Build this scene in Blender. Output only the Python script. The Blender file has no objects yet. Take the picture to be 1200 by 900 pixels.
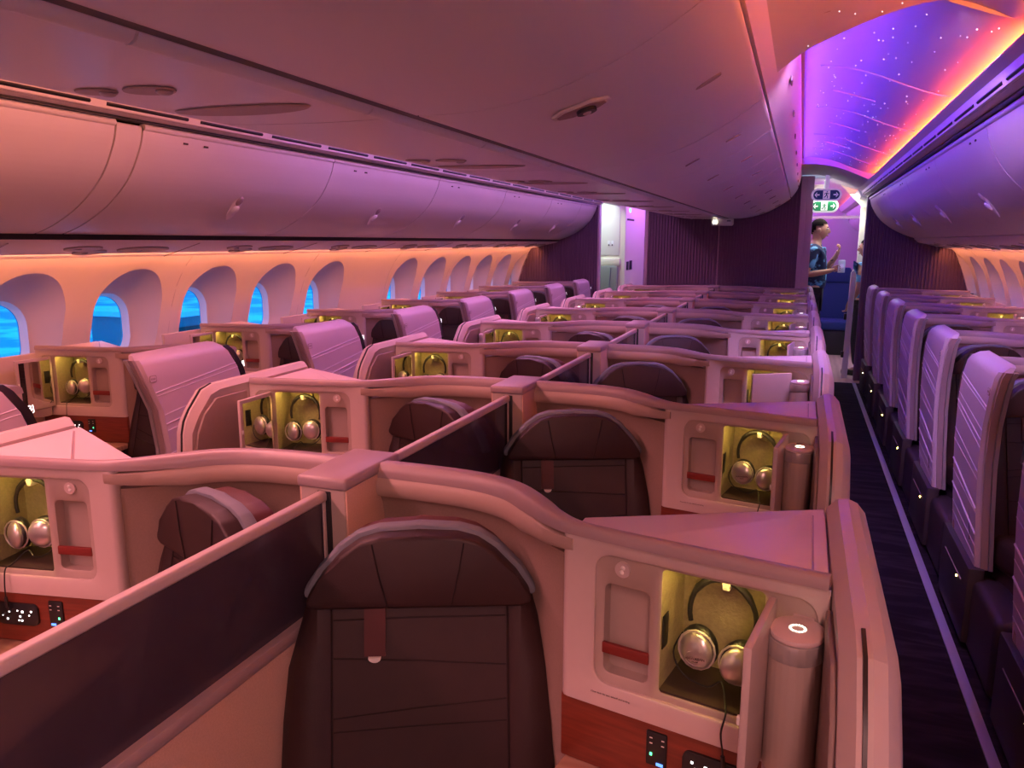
import bpy, bmesh, math, random
from mathutils import Vector, Matrix
random.seed(7)
C = bpy.context.scene.collection
SC = bpy.context.scene
R = math.radians
PI = math.pi

# ------------------------------------------------------------------ camera
cam_d = bpy.data.cameras.new('camera'); cam = bpy.data.objects.new('camera', cam_d); C.objects.link(cam)
cam_d.lens = 27.0; cam_d.sensor_width = 36.0; cam_d.clip_start = 0.02; cam_d.clip_end = 500
CAMX, CAMZ = 0.892, 1.60
cam.location = (CAMX, 0, CAMZ)
cam.rotation_euler = (PI/2 - R(10.45), 0, R(20.38))
SC.camera = cam

# ------------------------------------------------------------------ world: bright overcast winter sky
w = bpy.data.worlds.new('sky'); SC.world = w; w.use_nodes = True
nt = w.node_tree; nt.nodes.clear()
wo = nt.nodes.new('ShaderNodeOutputWorld'); bg = nt.nodes.new('ShaderNodeBackground')
tc = nt.nodes.new('ShaderNodeTexCoord'); sx = nt.nodes.new('ShaderNodeSeparateXYZ'); cr = nt.nodes.new('ShaderNodeValToRGB')
nt.links.new(tc.outputs['Generated'], sx.inputs[0]); nt.links.new(sx.outputs['Z'], cr.inputs[0])
cr.color_ramp.elements[0].position = 0.0; cr.color_ramp.elements[0].color = (0.62, 0.80, 0.95, 1)
cr.color_ramp.elements[1].position = 0.5; cr.color_ramp.elements[1].color = (0.45, 0.66, 0.95, 1)
nt.links.new(cr.outputs[0], bg.inputs[0]); bg.inputs[1].default_value = 2.9
nt.links.new(bg.outputs[0], wo.inputs[0])

# ------------------------------------------------------------------ lights: the cabin's mood-light strips and unseen fill
def strip(name, loc, size_x, length, direction, color, power, spread=180):
    """a strip lamp running along the cabin (its long side lies along y)"""
    d = bpy.data.lights.new(name, 'AREA'); d.shape = 'RECTANGLE'; d.size = size_x; d.size_y = length
    d.color = color; d.energy = power; d.spread = R(spread)
    o = bpy.data.objects.new(name, d); C.objects.link(o)
    z = -Vector(direction).normalized(); y = Vector((0, 1, 0)); x = y.cross(z).normalized()
    m = Matrix((x, y, z)).transposed().to_4x4(); m.translation = Vector(loc); o.matrix_world = m
    return o
ORANGE = (1.0, 0.27, 0.05); RED = (1.0, 0.10, 0.04); BLUE = (0.16, 0.08, 1.0); VIOLET = (0.50, 0.16, 1.0); PINK = (1.0, 0.30, 0.28)
SALMON = (1.0, 0.32, 0.35); LILAC = (1.0, 0.36, 0.76); PEACH = (1.0, 0.44, 0.41)
for s in (-1, 1):
    strip('sidewall_light', (s*2.35, 3.4, 1.538), 0.03, 12.6, (s*0.75, 0, -1), (1.0, 0.30, 0.13), 40)
# right aisle dome: blue cove on the inner side, red-orange cove on the outer side
strip('cove_light', (0.865, 5.62, 2.36), 0.03, 5.5, (0.95, 0, 0.25), (0.05, 0.02, 1.0), 34)
strip('cove_light', (1.54, 5.62, 2.214), 0.02, 5.5, (-0.35, 0, 0.94), (1.0, 0.075, 0.008), 52, 150)
strip('cove_light', (1.54, 1.60, 2.214), 0.02, 2.2, (-0.5, 0, 0.85), (1.0, 0.17, 0.035), 25)
o = strip('unseen_ceiling_fill', (1.18, 2.90, 2.30), 0.5, 0.04, (0, 0, -1), (0.78, 0.44, 1.0), 13, 100)      # added fill lamp, unseen on the header's far face, shining down the aisle
o.rotation_euler = (R(46), 0, 0)
# left aisle: added unseen fill strips, salmon at the front, lilac further down, then coves
strip('unseen_ceiling_fill', (-1.00, -0.3, 2.258), 0.10, 5.4, (0.35, 0, -1), SALMON, 80, 150)
strip('unseen_ceiling_fill', (-1.00, 6.0, 2.36), 0.10, 6.4, (0.35, 0, -1), LILAC, 48, 150)
strip('cove_light', (-0.80, 0.1, 2.148), 0.02, 5.2, (-0.98, 0, 0.05), (1.0, 0.30, 0.14), 19)
strip('cove_light', (-0.88, 6.3, 2.34), 0.03, 6.0, (-0.95, 0, -0.1), (0.50, 0.24, 1.0), 17)
# right aisle: unseen fill strip in the ceiling behind and over the camera
strip('unseen_ceiling_fill', (1.20, -1.5, 2.29), 0.10, 3.0, (0, 0, -1), PEACH, 55)
VS = SC.view_settings; SC.display_settings.display_device = 'sRGB'
VS.view_transform = 'Standard'; VS.look = 'None'; VS.gamma = 1.0; VS.exposure = 0.0; VS.use_curve_mapping = False

# ------------------------------------------------------------------ materials
MATS = {}
def mat(name, col, rough=0.5, metal=0.0, noise=0.0, nscale=60.0, bump=0.0, bscale=400.0, coat=0.0, emit=None, estr=1.0, spec=0.5, stretch=None):
    if name in MATS: return MATS[name]
    m = bpy.data.materials.new(name); m.use_nodes = True; n = m.node_tree; b = n.nodes['Principled BSDF']
    b.inputs['Base Color'].default_value = (*col, 1); b.inputs['Roughness'].default_value = rough; b.inputs['Metallic'].default_value = metal
    b.inputs['Coat Weight'].default_value = coat; b.inputs['Specular IOR Level'].default_value = spec
    t = n.nodes.new('ShaderNodeTexCoord'); mp = n.nodes.new('ShaderNodeMapping'); n.links.new(t.outputs['Object'], mp.inputs[0])
    if stretch: mp.inputs['Scale'].default_value = stretch
    if noise:
        nz = n.nodes.new('ShaderNodeTexNoise'); nz.inputs['Scale'].default_value = nscale; nz.inputs['Detail'].default_value = 4
        n.links.new(mp.outputs[0], nz.inputs['Vector'])
        mx = n.nodes.new('ShaderNodeMix'); mx.data_type = 'RGBA'
        mx.inputs[6].default_value = (*[c*(1-noise) for c in col], 1); mx.inputs[7].default_value = (*[min(1, c*(1+noise)) for c in col], 1)
        n.links.new(nz.outputs[0], mx.inputs[0]); n.links.new(mx.outputs[2], b.inputs['Base Color'])
    if bump:
        nb = n.nodes.new('ShaderNodeTexNoise'); nb.inputs['Scale'].default_value = bscale; nb.inputs['Detail'].default_value = 2
        n.links.new(mp.outputs[0], nb.inputs['Vector'])
        bp = n.nodes.new('ShaderNodeBump'); bp.inputs['Strength'].default_value = bump; bp.inputs['Distance'].default_value = 0.002
        n.links.new(nb.outputs[0], bp.inputs['Height']); n.links.new(bp.outputs[0], b.inputs['Normal'])
    if emit:
        b.inputs['Emission Color'].default_value = (*emit, 1); b.inputs['Emission Strength'].default_value = estr
    MATS[name] = m; return m
def wave_mat(name, c1, c2, scale, dist, rough, direction='Z', detail=3, stretch=None, band='BANDS'):
    if name in MATS: return MATS[name]
    m = bpy.data.materials.new(name); m.use_nodes = True; n = m.node_tree; b = n.nodes['Principled BSDF']
    t = n.nodes.new('ShaderNodeTexCoord'); mp = n.nodes.new('ShaderNodeMapping'); n.links.new(t.outputs['Object'], mp.inputs[0])
    if stretch: mp.inputs['Scale'].default_value = stretch
    wv = n.nodes.new('ShaderNodeTexWave'); wv.bands_direction = direction; wv.inputs['Scale'].default_value = scale
    wv.inputs['Distortion'].default_value = dist; wv.inputs['Detail'].default_value = detail
    n.links.new(mp.outputs[0], wv.inputs[0])
    r = n.nodes.new('ShaderNodeValToRGB'); r.color_ramp.elements[0].color = (*c1, 1); r.color_ramp.elements[1].color = (*c2, 1)
    n.links.new(wv.outputs[0], r.inputs[0]); n.links.new(r.outputs[0], b.inputs['Base Color']); b.inputs['Roughness'].default_value = rough
    MATS[name] = m; return m
def blotch_mat(name, c1, c2, scale, lo=0.5, hi=0.56, rough=0.8):
    m = bpy.data.materials.new(name); m.use_nodes = True; n = m.node_tree; b = n.nodes['Principled BSDF']
    t = n.nodes.new('ShaderNodeTexCoord'); nz = n.nodes.new('ShaderNodeTexNoise'); nz.inputs['Scale'].default_value = scale; nz.inputs['Detail'].default_value = 3
    n.links.new(t.outputs['Object'], nz.inputs['Vector'])
    r = n.nodes.new('ShaderNodeValToRGB'); e = r.color_ramp.elements; e[0].position = lo; e[1].position = hi; e[0].color = (*c1, 1); e[1].color = (*c2, 1)
    n.links.new(nz.outputs[0], r.inputs[0]); n.links.new(r.outputs[0], b.inputs['Base Color']); b.inputs['Roughness'].default_value = rough
    return m
M = dict(
    shell=mat('cream_plastic', (0.55, 0.45, 0.43), 0.42, noise=0.03),
    taupe=mat('taupe_plastic', (0.42, 0.34, 0.30), 0.48, noise=0.03),
    rail=mat('rail_plastic', (0.36, 0.27, 0.28), 0.38),
    taupe_shaded=mat('shaded_taupe_lining', (0.27, 0.20, 0.18), 0.6, noise=0.05),  # taupe darkened: shade on the wing's inner face is in the colour
    lip=mat('tan_lip_plastic', (0.44, 0.33, 0.28), 0.45),
    top=mat('console_top_plastic', (0.68, 0.54, 0.54), 0.40),
    lining=mat('upholstered_wall', (0.30, 0.21, 0.17), 0.9, noise=0.12, nscale=220, bump=0.25, bscale=500),
    fabric=mat('beige_fabric', (0.60, 0.40, 0.31), 0.95, noise=0.12, nscale=260, bump=0.4, bscale=420),
    leather=mat('dark_brown_leather', (0.028, 0.012, 0.012), 0.50, noise=0.15, nscale=30, bump=0.15, bscale=350),
    leather2=mat('oxblood_leather', (0.08, 0.016, 0.017), 0.5, noise=0.1, nscale=30, bump=0.15, bscale=350),
    seam=mat('seam_thread', (0.015, 0.006, 0.006), 0.8),
    grey=mat('grey_trim', (0.16, 0.18, 0.22), 0.6),
    black=mat('black_plastic', (0.012, 0.012, 0.014), 0.4),
    screen=mat('dark_screen', (0.050, 0.038, 0.056), 0.24, noise=0.2, nscale=8, coat=0.6),
    wood=mat('red_wood', (0.17, 0.035, 0.018), 0.36, noise=0.6, nscale=9, stretch=(1.2, 1.2, 14)),
    redwood=mat('red_leather_strip', (0.20, 0.024, 0.018), 0.45, noise=0.25, nscale=50, stretch=(1, 1, 8)),
    ledge=wave_mat('pale_wood', (0.42, 0.24, 0.16), (0.52, 0.32, 0.22), 7, 6, 0.4, 'Y', stretch=(0.3, 2, 1)),
    niche=mat('niche_felt', (0.29, 0.24, 0.15), 0.95, noise=0.25, nscale=120, bump=0.6, bscale=260),
    nfloor=mat('niche_floor', (0.05, 0.03, 0.025), 0.7),
    mirror=mat('mirror_glass', (0.82, 0.80, 0.78), 0.03, metal=1.0),
    silver=mat('silver_shell', (0.62, 0.58, 0.58), 0.28, metal=0.75),
    metal=mat('satin_metal', (0.55, 0.52, 0.51), 0.38, metal=0.5),
    white=mat('white_plastic', (0.78, 0.75, 0.72), 0.5),
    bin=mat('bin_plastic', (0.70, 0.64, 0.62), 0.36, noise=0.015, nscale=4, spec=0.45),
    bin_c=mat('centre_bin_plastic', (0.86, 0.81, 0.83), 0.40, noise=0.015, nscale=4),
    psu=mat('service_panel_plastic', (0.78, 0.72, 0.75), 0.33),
    dome=mat('ceiling_plastic', (0.62, 0.60, 0.60), 0.6),
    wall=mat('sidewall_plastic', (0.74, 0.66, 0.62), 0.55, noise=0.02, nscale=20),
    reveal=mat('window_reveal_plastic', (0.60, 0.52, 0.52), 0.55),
    bulk=mat('bulkhead_fabric', (0.16, 0.095, 0.16), 0.75, noise=0.1, nscale=80),
    bulk_t=mat('bulkhead_trim', (0.55, 0.38, 0.46), 0.45),
    door=mat('lilac_door_plastic', (0.60, 0.48, 0.56), 0.42, noise=0.02, nscale=10),
    rib=mat('highlit_lilac_rib', (0.80, 0.70, 0.80), 0.4),  # door lilac lightened: highlights of the grooves are in the colour
    door_t=mat('door_edge_plastic', (0.36, 0.27, 0.28), 0.45),
    carpet=None,
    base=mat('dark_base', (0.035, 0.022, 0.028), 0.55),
    cream=mat('cream_laminate', (0.78, 0.76, 0.60), 0.5),
    jump=mat('grey_green_vinyl', (0.22, 0.25, 0.22), 0.7),
    blue=mat('navy_fabric', (0.012, 0.03, 0.16), 0.85),
    gfloor=wave_mat('galley_floor', (0.50, 0.36, 0.24), (0.62, 0.46, 0.32), 4, 2, 0.4, 'X'),
    skin=mat('skin', (0.52, 0.27, 0.18), 0.55), hair=mat('hair', (0.010, 0.007, 0.006), 0.9, spec=0.1),
    trouser=mat('charcoal_cloth', (0.035, 0.035, 0.04), 0.85),
    shirt=blotch_mat('floral_shirt', (0.012, 0.024, 0.075), (0.16, 0.48, 0.74), 7.5, 0.46, 0.52),
    shirt2=blotch_mat('floral_shirt_light', (0.05, 0.16, 0.36), (0.25, 0.62, 0.85), 8, 0.36, 0.5),
    navy=mat('sign_navy', (0.012, 0.018, 0.10), 0.5, emit=(0.02, 0.03, 0.2), estr=0.3), lilac=mat('sign_lilac', (0.75, 0.62, 0.90), 0.5, emit=(0.70, 0.50, 0.95), estr=0.35),
    green=mat('sign_green', (0.01, 0.20, 0.07), 0.5, emit=(0.01, 0.25, 0.09), estr=0.4), paper=mat('white_print', (0.85, 0.85, 0.88), 0.5), signw=mat('sign_white_lit', (0.85, 0.88, 0.85), 0.5, emit=(0.9, 1.0, 0.9), estr=0.5),
    print=mat('dark_print', (0.06, 0.035, 0.03), 0.7),
    e_yellow=mat('cabinet_lamp_glow', (1, 0.8, 0.3), 0.5, emit=(1.0, 0.68, 0.15), estr=62),
    e_ring=mat('lamp_ring_glow', (1, 0.95, 0.85), 0.5, emit=(1.0, 0.86, 0.62), estr=5),
    e_white=mat('indicator_white', (1, 1, 1), 0.5, emit=(1, 1, 1), estr=2.5),
    e_green=mat('indicator_green', (0.1, 1, 0.4), 0.5, emit=(0.1, 1.0, 0.35), estr=3),
    e_blue=mat('indicator_blue', (0.1, 0.3, 1), 0.5, emit=(0.1, 0.3, 1.0), estr=2),
    e_star=mat('star_glow', (1, 1, 1), 0.5, emit=(0.9, 0.85, 1.0), estr=2.2),
    e_bulb=mat('bulb_glow', (1, 1, 0.9), 0.5, emit=(1, 0.93, 0.7), estr=6),
)
def carpet_mat():
    m = bpy.data.materials.new('aisle_carpet'); m.use_nodes = True; n = m.node_tree; b = n.nodes['Principled BSDF']; b.inputs['Roughness'].default_value = 0.95
    b.inputs['Specular IOR Level'].default_value = 0.15
    t = n.nodes.new('ShaderNodeTexCoord'); mp = n.nodes.new('ShaderNodeMapping'); mp.inputs['Scale'].default_value = (1.1, 5.0, 1)
    n.links.new(t.outputs['Object'], mp.inputs[0])
    nz = n.nodes.new('ShaderNodeTexNoise'); nz.inputs['Scale'].default_value = 2.6; nz.inputs['Detail'].default_value = 5; nz.inputs['Distortion'].default_value = 1.2
    n.links.new(mp.outputs[0], nz.inputs['Vector'])
    fine = n.nodes.new('ShaderNodeTexNoise'); fine.inputs['Scale'].default_value = 260
    n.links.new(t.outputs['Object'], fine.inputs['Vector'])
    r = n.nodes.new('ShaderNodeValToRGB'); e = r.color_ramp.elements
    e[0].position = 0.42; e[0].color = (0.016, 0.010, 0.018, 1); e[1].position = 0.72; e[1].color = (0.045, 0.030, 0.046, 1)
    n.links.new(nz.outputs[0], r.inputs[0])
    mx = n.nodes.new('ShaderNodeMix'); mx.data_type = 'RGBA'; mx.blend_type = 'MULTIPLY'; mx.inputs[0].default_value = 0.6
    n.links.new(r.outputs[0], mx.inputs[6]); n.links.new(fine.outputs[0], mx.inputs[7]); n.links.new(mx.outputs[2], b.inputs['Base Color'])
    return m
M['carpet'] = carpet_mat()
def pane_mat():
    m = bpy.data.materials.new('dimmed_window_pane'); m.use_nodes = True; n = m.node_tree; n.nodes.clear()
    o = n.nodes.new('ShaderNodeOutputMaterial'); t = n.nodes.new('ShaderNodeBsdfTransparent'); g = n.nodes.new('ShaderNodeBsdfGlossy'); mx = n.nodes.new('ShaderNodeMixShader')
    t.inputs[0].default_value = (0.02, 0.40, 0.92, 1); g.inputs['Roughness'].default_value = 0.05; mx.inputs[0].default_value = 0.04
    n.links.new(t.outputs[0], mx.inputs[1]); n.links.new(g.outputs[0], mx.inputs[2]); n.links.new(mx.outputs[0], o.inputs[0])
    return m
M['pane'] = pane_mat()

# ------------------------------------------------------------------ mesh helpers
class MB:
    def __init__(self): self.bm = bmesh.new()
    def _bevel(self, faces, bev, seg=2):
        es = list({e for f in faces for e in f.edges})
        bmesh.ops.bevel(self.bm, geom=es, offset=bev, segments=seg, affect='EDGES', profile=0.5, clamp_overlap=True)
    def box(self, x0, x1, y0, y1, z0, z1, bev=0, seg=2):
        return self.prism([(x0, y0), (x1, y0), (x1, y1), (x0, y1)], z0, z1, 'z', bev, seg)
    def prism(self, poly, lo, hi, axis='z', bev=0, seg=2):
        f3 = {'z': lambda a, b, h: (a, b, h), 'x': lambda a, b, h: (h, a, b), 'y': lambda a, b, h: (a, h, b)}[axis]
        A = [self.bm.verts.new(f3(a, b, lo)) for a, b in poly]; B = [self.bm.verts.new(f3(a, b, hi)) for a, b in poly]
        n = len(poly); fs = [self.bm.faces.new(A), self.bm.faces.new(B[::-1])]
        for i in range(n): fs.append(self.bm.faces.new((A[i], B[i], B[(i+1) % n], A[(i+1) % n])))
        if bev: self._bevel(fs, bev, seg)
        return self
    def loft(self, rings, closed=True, caps=True):
        V = [[self.bm.verts.new(p) for p in r] for r in rings]; n = len(V[0])
        for a, b in zip(V, V[1:]):
            for i in range(n if closed else n-1):
                j = (i+1) % n
                try: self.bm.faces.new((a[i], a[j], b[j], b[i]))
                except ValueError: pass
        if caps and closed:
            self.bm.faces.new(V[0]); self.bm.faces.new(V[-1][::-1])
        return self
    def face(self, pts): self.bm.faces.new([self.bm.verts.new(p) for p in pts]); return self
    def tube(self, pts, r, n=8, closed=False):
        P = [Vector(p) for p in pts]; m = len(P); rings = []; up = None
        for i, p in enumerate(P):
            if closed: t = P[(i+1) % m] - P[i-1]
            else: t = P[min(i+1, m-1)] - P[max(i-1, 0)]
            t.normalize()
            if up is None: up = t.orthogonal().normalized()
            else:
                up = up - t*up.dot(t)
                up = up.normalized() if up.length > 1e-6 else t.orthogonal().normalized()
            bi = t.cross(up); rr = r[i] if isinstance(r, (list, tuple)) else r
            rings.append([p + (up*math.cos(2*PI*k/n) + bi*math.sin(2*PI*k/n))*rr for k in range(n)])
        if closed: rings.append(rings[0]); return self.loft(rings, True, False)
        return self.loft(rings)
    def ball(self, c, rx, ry, rz, u=14, v=9, rot=None):
        m = Matrix.Translation(c) @ (rot.to_4x4() if rot else Matrix()) @ Matrix.Diagonal((rx, ry, rz, 1))
        bmesh.ops.create_uvsphere(self.bm, u_segments=u, v_segments=v, radius=1, matrix=m); return self
    def cyl(self, c, r, h, axis='z', n=20, r2=None):
        rot = {'z': Matrix(), 'x': Matrix.Rotation(PI/2, 4, 'Y'), 'y': Matrix.Rotation(PI/2, 4, 'X')}[axis]
        bmesh.ops.create_cone(self.bm, cap_ends=True, segments=n, radius1=r, radius2=r if r2 is None else r2, depth=h, matrix=Matrix.Translation(c) @ rot); return self
    def build(self, name, material, parent=None, s=1, fn=None, smooth=38, loc=None, rotz=None):
        bm = self.bm
        if fn:
            for v in bm.verts: v.co = Vector(fn(v.co))
        if s < 0:
            for v in bm.verts: v.co.x = -v.co.x
        bmesh.ops.remove_doubles(bm, verts=bm.verts, dist=1e-6)
        bmesh.ops.recalc_face_normals(bm, faces=bm.faces)
        for f in bm.faces: f.smooth = True
        lim = R(smooth)
        for e in bm.edges:
            if len(e.link_faces) == 2 and e.calc_face_angle(0) > lim: e.smooth = False
        me = bpy.data.meshes.new(name); bm.to_mesh(me); bm.free()
        if material: me.materials.append(material)
        o = bpy.data.objects.new(name, me); C.objects.link(o)
        if parent: o.parent = parent
        if loc: o.location = loc
        if rotz is not None: o.rotation_euler.z = rotz
        return o
def tag(o, label=None, cat=None, group=None, kind=None):
    if label: o['label'] = label
    if cat: o['category'] = cat
    if group: o['group'] = group
    if kind: o['kind'] = kind
    return o
def empty(name, loc=(0, 0, 0), rz=0, label=None, cat=None, group=None, kind=None):
    o = bpy.data.objects.new(name, None); C.objects.link(o); o.location = loc; o.rotation_euler.z = rz; o.empty_display_size = 0.1
    return tag(o, label, cat, group, kind)
KIDS = {}
def kids(o): return [c for c in ALLKIDS.get(o.name, [])]
ALLKIDS = {}
def index():
    ALLKIDS.clear()
    for o in C.objects:
        if o.parent: ALLKIDS.setdefault(o.parent.name, []).append(o)
def copy_tree(o, parent=None):
    c = o.copy(); C.objects.link(c); c.parent = parent
    for ch in ALLKIDS.get(o.name, []): copy_tree(ch, c)
    return c
def catmull(P, k=6):
    P = [Vector((*p, 0)) if len(p) == 2 else Vector(p) for p in P]; out = []
    for i in range(len(P)-1):
        p0, p1, p2, p3 = P[max(i-1, 0)], P[i], P[i+1], P[min(i+2, len(P)-1)]
        for j in range(k):
            t = j/k
            out.append(0.5*((2*p1) + (p2-p0)*t + (2*p0-5*p1+4*p2-p3)*t*t + (3*p1-p0-3*p2+p3)*t**3))
    out.append(P[-1]); return out
def rrect(u0, u1, z0, z1, r, n=6):
    """rounded rectangle, counter-clockwise"""
    pts = []
    for cx_, cz_, a0 in ((u1-r, z0+r, -90), (u1-r, z1-r, 0), (u0+r, z1-r, 90), (u0+r, z0+r, 180)):
        for i in range(n+1):
            a = R(a0 + 90*i/n); pts.append((cx_ + r*math.cos(a), cz_ + r*math.sin(a)))
    return pts
def rrect_outer(o, h, r, n=6):
    """points on the rectangle o that face the points of rrect(h, r)"""
    ou0, ou1, oz0, oz1 = o; u0, u1, z0, z1 = h; out = []
    for corner, a, b in (((ou1, oz0), (u1-r, oz0), (ou1, z0+r)), ((ou1, oz1), (ou1, z1-r), (u1-r, oz1)),
                         ((ou0, oz1), (u0+r, oz1), (ou0, z1-r)), ((ou0, oz0), (ou0, z0+r), (u0+r, oz0))):
        for i in range(n+1):
            t = i/n
            if t < 0.5: k = t*2; out.append((a[0]+(corner[0]-a[0])*k, a[1]+(corner[1]-a[1])*k))
            else: k = t*2-1; out.append((corner[0]+(b[0]-corner[0])*k, corner[1]+(b[1]-corner[1])*k))
    return out
def frame_cell(mb, outer, hole, r, y0=0.0, lip=0.0, n=6):
    """a plate in the u-z plane at depth y0 with a rounded hole and, optionally, a short return into the hole"""
    O = rrect_outer(outer, hole, r, n); H = rrect(*hole, r, n)
    rings = [[(a, y0, b) for a, b in O], [(a, y0, b) for a, b in H]]
    if lip:
        k = 0.003
        H2 = rrect(hole[0]+k, hole[1]-k, hole[2]+k, hole[3]-k, r, n)
        rings += [[(a, y0+0.0025, b) for a, b in H2], [(a, y0+lip, b) for a, b in H2]]
    mb.loft(rings, True, False)
def pocket(mb, hole, r, y0, y1, n=6, back=True):
    H = rrect(*hole, r, n)
    mb.loft([[(a, y0, b) for a, b in H], [(a, y1, b) for a, b in H]], True, False)
    if back: mb.face([(a, y1, b) for a, b in H])
def text(name, body, size, material, parent, matrix, extrude=0.0004):
    c = bpy.data.curves.new(name, 'FONT'); c.body = body; c.size = size; c.align_x = 'CENTER'; c.align_y = 'CENTER'; c.extrude = extrude
    c.materials.append(material); o = bpy.data.objects.new(name, c); C.objects.link(o); o.parent = parent; o.matrix_local = matrix
    return o
def text_mesh(name, body, size, material, parent, matrix, extrude=0.0004):
    o = text('tmp_text', body, size, material, None, Matrix(), extrude)
    dg = bpy.context.evaluated_depsgraph_get(); dg.update()
    me = bpy.data.meshes.new_from_object(o.evaluated_get(dg)); c = o.data; bpy.data.objects.remove(o); bpy.data.curves.remove(c)
    me.name = name
    if not me.materials: me.materials.append(material)
    q = bpy.data.objects.new(name, me); C.objects.link(q); q.parent = parent; q.matrix_local = matrix
    return q
def structure(o): return tag(o, kind='structure')
Y0, YB = -3.2, 9.75                     # rear end behind the camera, front face of the bulkheads

# ------------------------------------------------------------------ floor, aisles
structure(MB().box(-2.75, 2.75, Y0, 9.56, -0.06, 0.0).build('floor', M['carpet']))
structure(MB().box(-2.75, 2.75, 9.56, 15.0, -0.06, 0.001).build('trim_1', M['gfloor']))
for s in (-1, 1):
    o = MB().box(1.535, 1.572, Y0, 9.55, 0.0, 0.006, 0.002).build('floor_track', mat('floor_track_strip', (0.30, 0.27, 0.42), 0.45), s=s)
    tag(o, 'pale purple floor path strip along the %s aisle carpet' % ('right' if s > 0 else 'left'), 'floor strip')

# ------------------------------------------------------------------ sidewalls with windows
WP = [(1.53, 2.44), (1.45, 2.52), (1.34, 2.59), (1.2, 2.645), (1.05, 2.685), (0.85, 2.715), (0.6, 2.725), (0.35, 2.70), (0.0, 2.60)]
def wallx(z):
    if z >= WP[0][0]: return WP[0][1]
    for (a, xa), (b, xb) in zip(WP, WP[1:]):
        if z >= b: return xb + (xa-xb)*(z-b)/(a-b)
    return WP[-1][1]
PITCH = 0.642
def wall_side(s, offset, first, last, skip, nwin):
    wall = structure(empty('wall_left' if s < 0 else 'wall_right'))
    for k in range(first, last+1):
        yc = 2.66 + offset + PITCH*k; y0, y1 = yc-PITCH/2, yc+PITCH/2
        odd = k % 2 == 0                     # a panel seam every second window
        a0, a1 = y0, y1
        mb = MB(); zt, zb, zlow = 1.53, 0.80, 0.0
        if odd: MB().tube([(wallx(z)+0.001, y0, z) for z in (1.52, 1.45, 1.34, 1.2, 1.05, 0.85, 0.6)], 0.0028, 5).build('panel_joint', M['reveal'], wall, s)
        # lower dado
        zs = [0.80, 0.6, 0.35, 0.0]
        mb.loft([[(wallx(z), a0, z), (wallx(z), a1, z)] for z in zs], False, False)
        if k in skip:
            zs = [1.53, 1.45, 1.34, 1.2, 1.05, 0.85, 0.80]
            mb.loft([[(wallx(z), a0, z), (wallx(z), a1, z)] for z in zs], False, False)
            mb.build('sidewall_panel', M['wall'], wall, s); continue
        n = 10; cz = 1.165
        Hh = (yc-0.235, yc+0.235, 0.86, 1.455); rr = 0.225
        O = rrect_outer((a0, a1, zb, zt), Hh, rr, n); H = rrect(*Hh, rr, n)
        # sample between outer edge and the recess so the panel follows the wall's curve
        rings = []
        for t in (0, 0.5, 0.93, 1.0):
            rings.append([(wallx(o[1]+(h[1]-o[1])*t), o[0]+(h[0]-o[0])*t, o[1]+(h[1]-o[1])*t) for o, h in zip(O, H)])
        mb.loft(rings, True, False); mb.build('sidewall_panel', M['wall'], wall, s)
        # recessed reveal
        win = structure(empty('window_%d' % (nwin[0]))); nwin[0] += 1
        Ih = (yc-0.150, yc+0.150, 0.935, 1.315); I = rrect(*Ih, 0.135, n)
        Jh = (yc-0.132, yc+0.132, 0.955, 1.295); J = rrect(*Jh, 0.12, n)
        xo = 2.80; rv = MB(); rings = [rings[-1]]
        for t in (0.15, 0.5, 0.85, 1.0):
            dep = t**0.6
            rings.append([(wallx(h[1])*(1-dep)+xo*dep + 0.012*math.sin(PI*t), h[0]+(i[0]-h[0])*t, h[1]+(i[1]-h[1])*t) for h, i in zip(H, I)])
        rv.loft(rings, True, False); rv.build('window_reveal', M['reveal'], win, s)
        fr = MB().loft([[(xo, a, b) for a, b in I], [(xo+0.012, a*0.9+0.1*c, b*0.9+0.1*d) for (a, b), (c, d) in zip(I, J)], [(xo+0.045, a, b) for a, b in J]], True, False)
        fr.build('window_frame', M['white'], win, s)
        MB().face([(xo+0.04, a, b) for a, b in rrect(yc-0.14, yc+0.14, 0.945, 1.305, 0.125, n)]).build('window_pane', M['pane'], win, s)
    return wall
nw = [1]
wall_l = wall_side(-1, 0.0, -8, 11, (5,), nw)
wall_r = wall_side(1, 0.0, -8, 11, (), nw)
# skin beyond the panels so that daylight enters only through the panes
for s in (-1, 1):
    sk = MB()
    zs = [1.75, 1.42, 1.31]; sk.loft([[(2.86, Y0, z), (2.86, YB+6, z)] for z in (2.0, 1.33)], False, False)
    sk.loft([[(2.86, Y0, z), (2.86, YB+6, z)] for z in (0.92, -0.05)], False, False)
    o = structure(sk.build('trim_%d' % (2 if s < 0 else 3), M['base'], None, s))
    # wall beside the galley and the cabin beyond
    structure(MB().box(2.62, 2.66, 10.0, 15.0, 0, 2.3).build('wall_galley_%s' % ('left' if s < 0 else 'right'), M['cream'], None, s))

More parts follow.
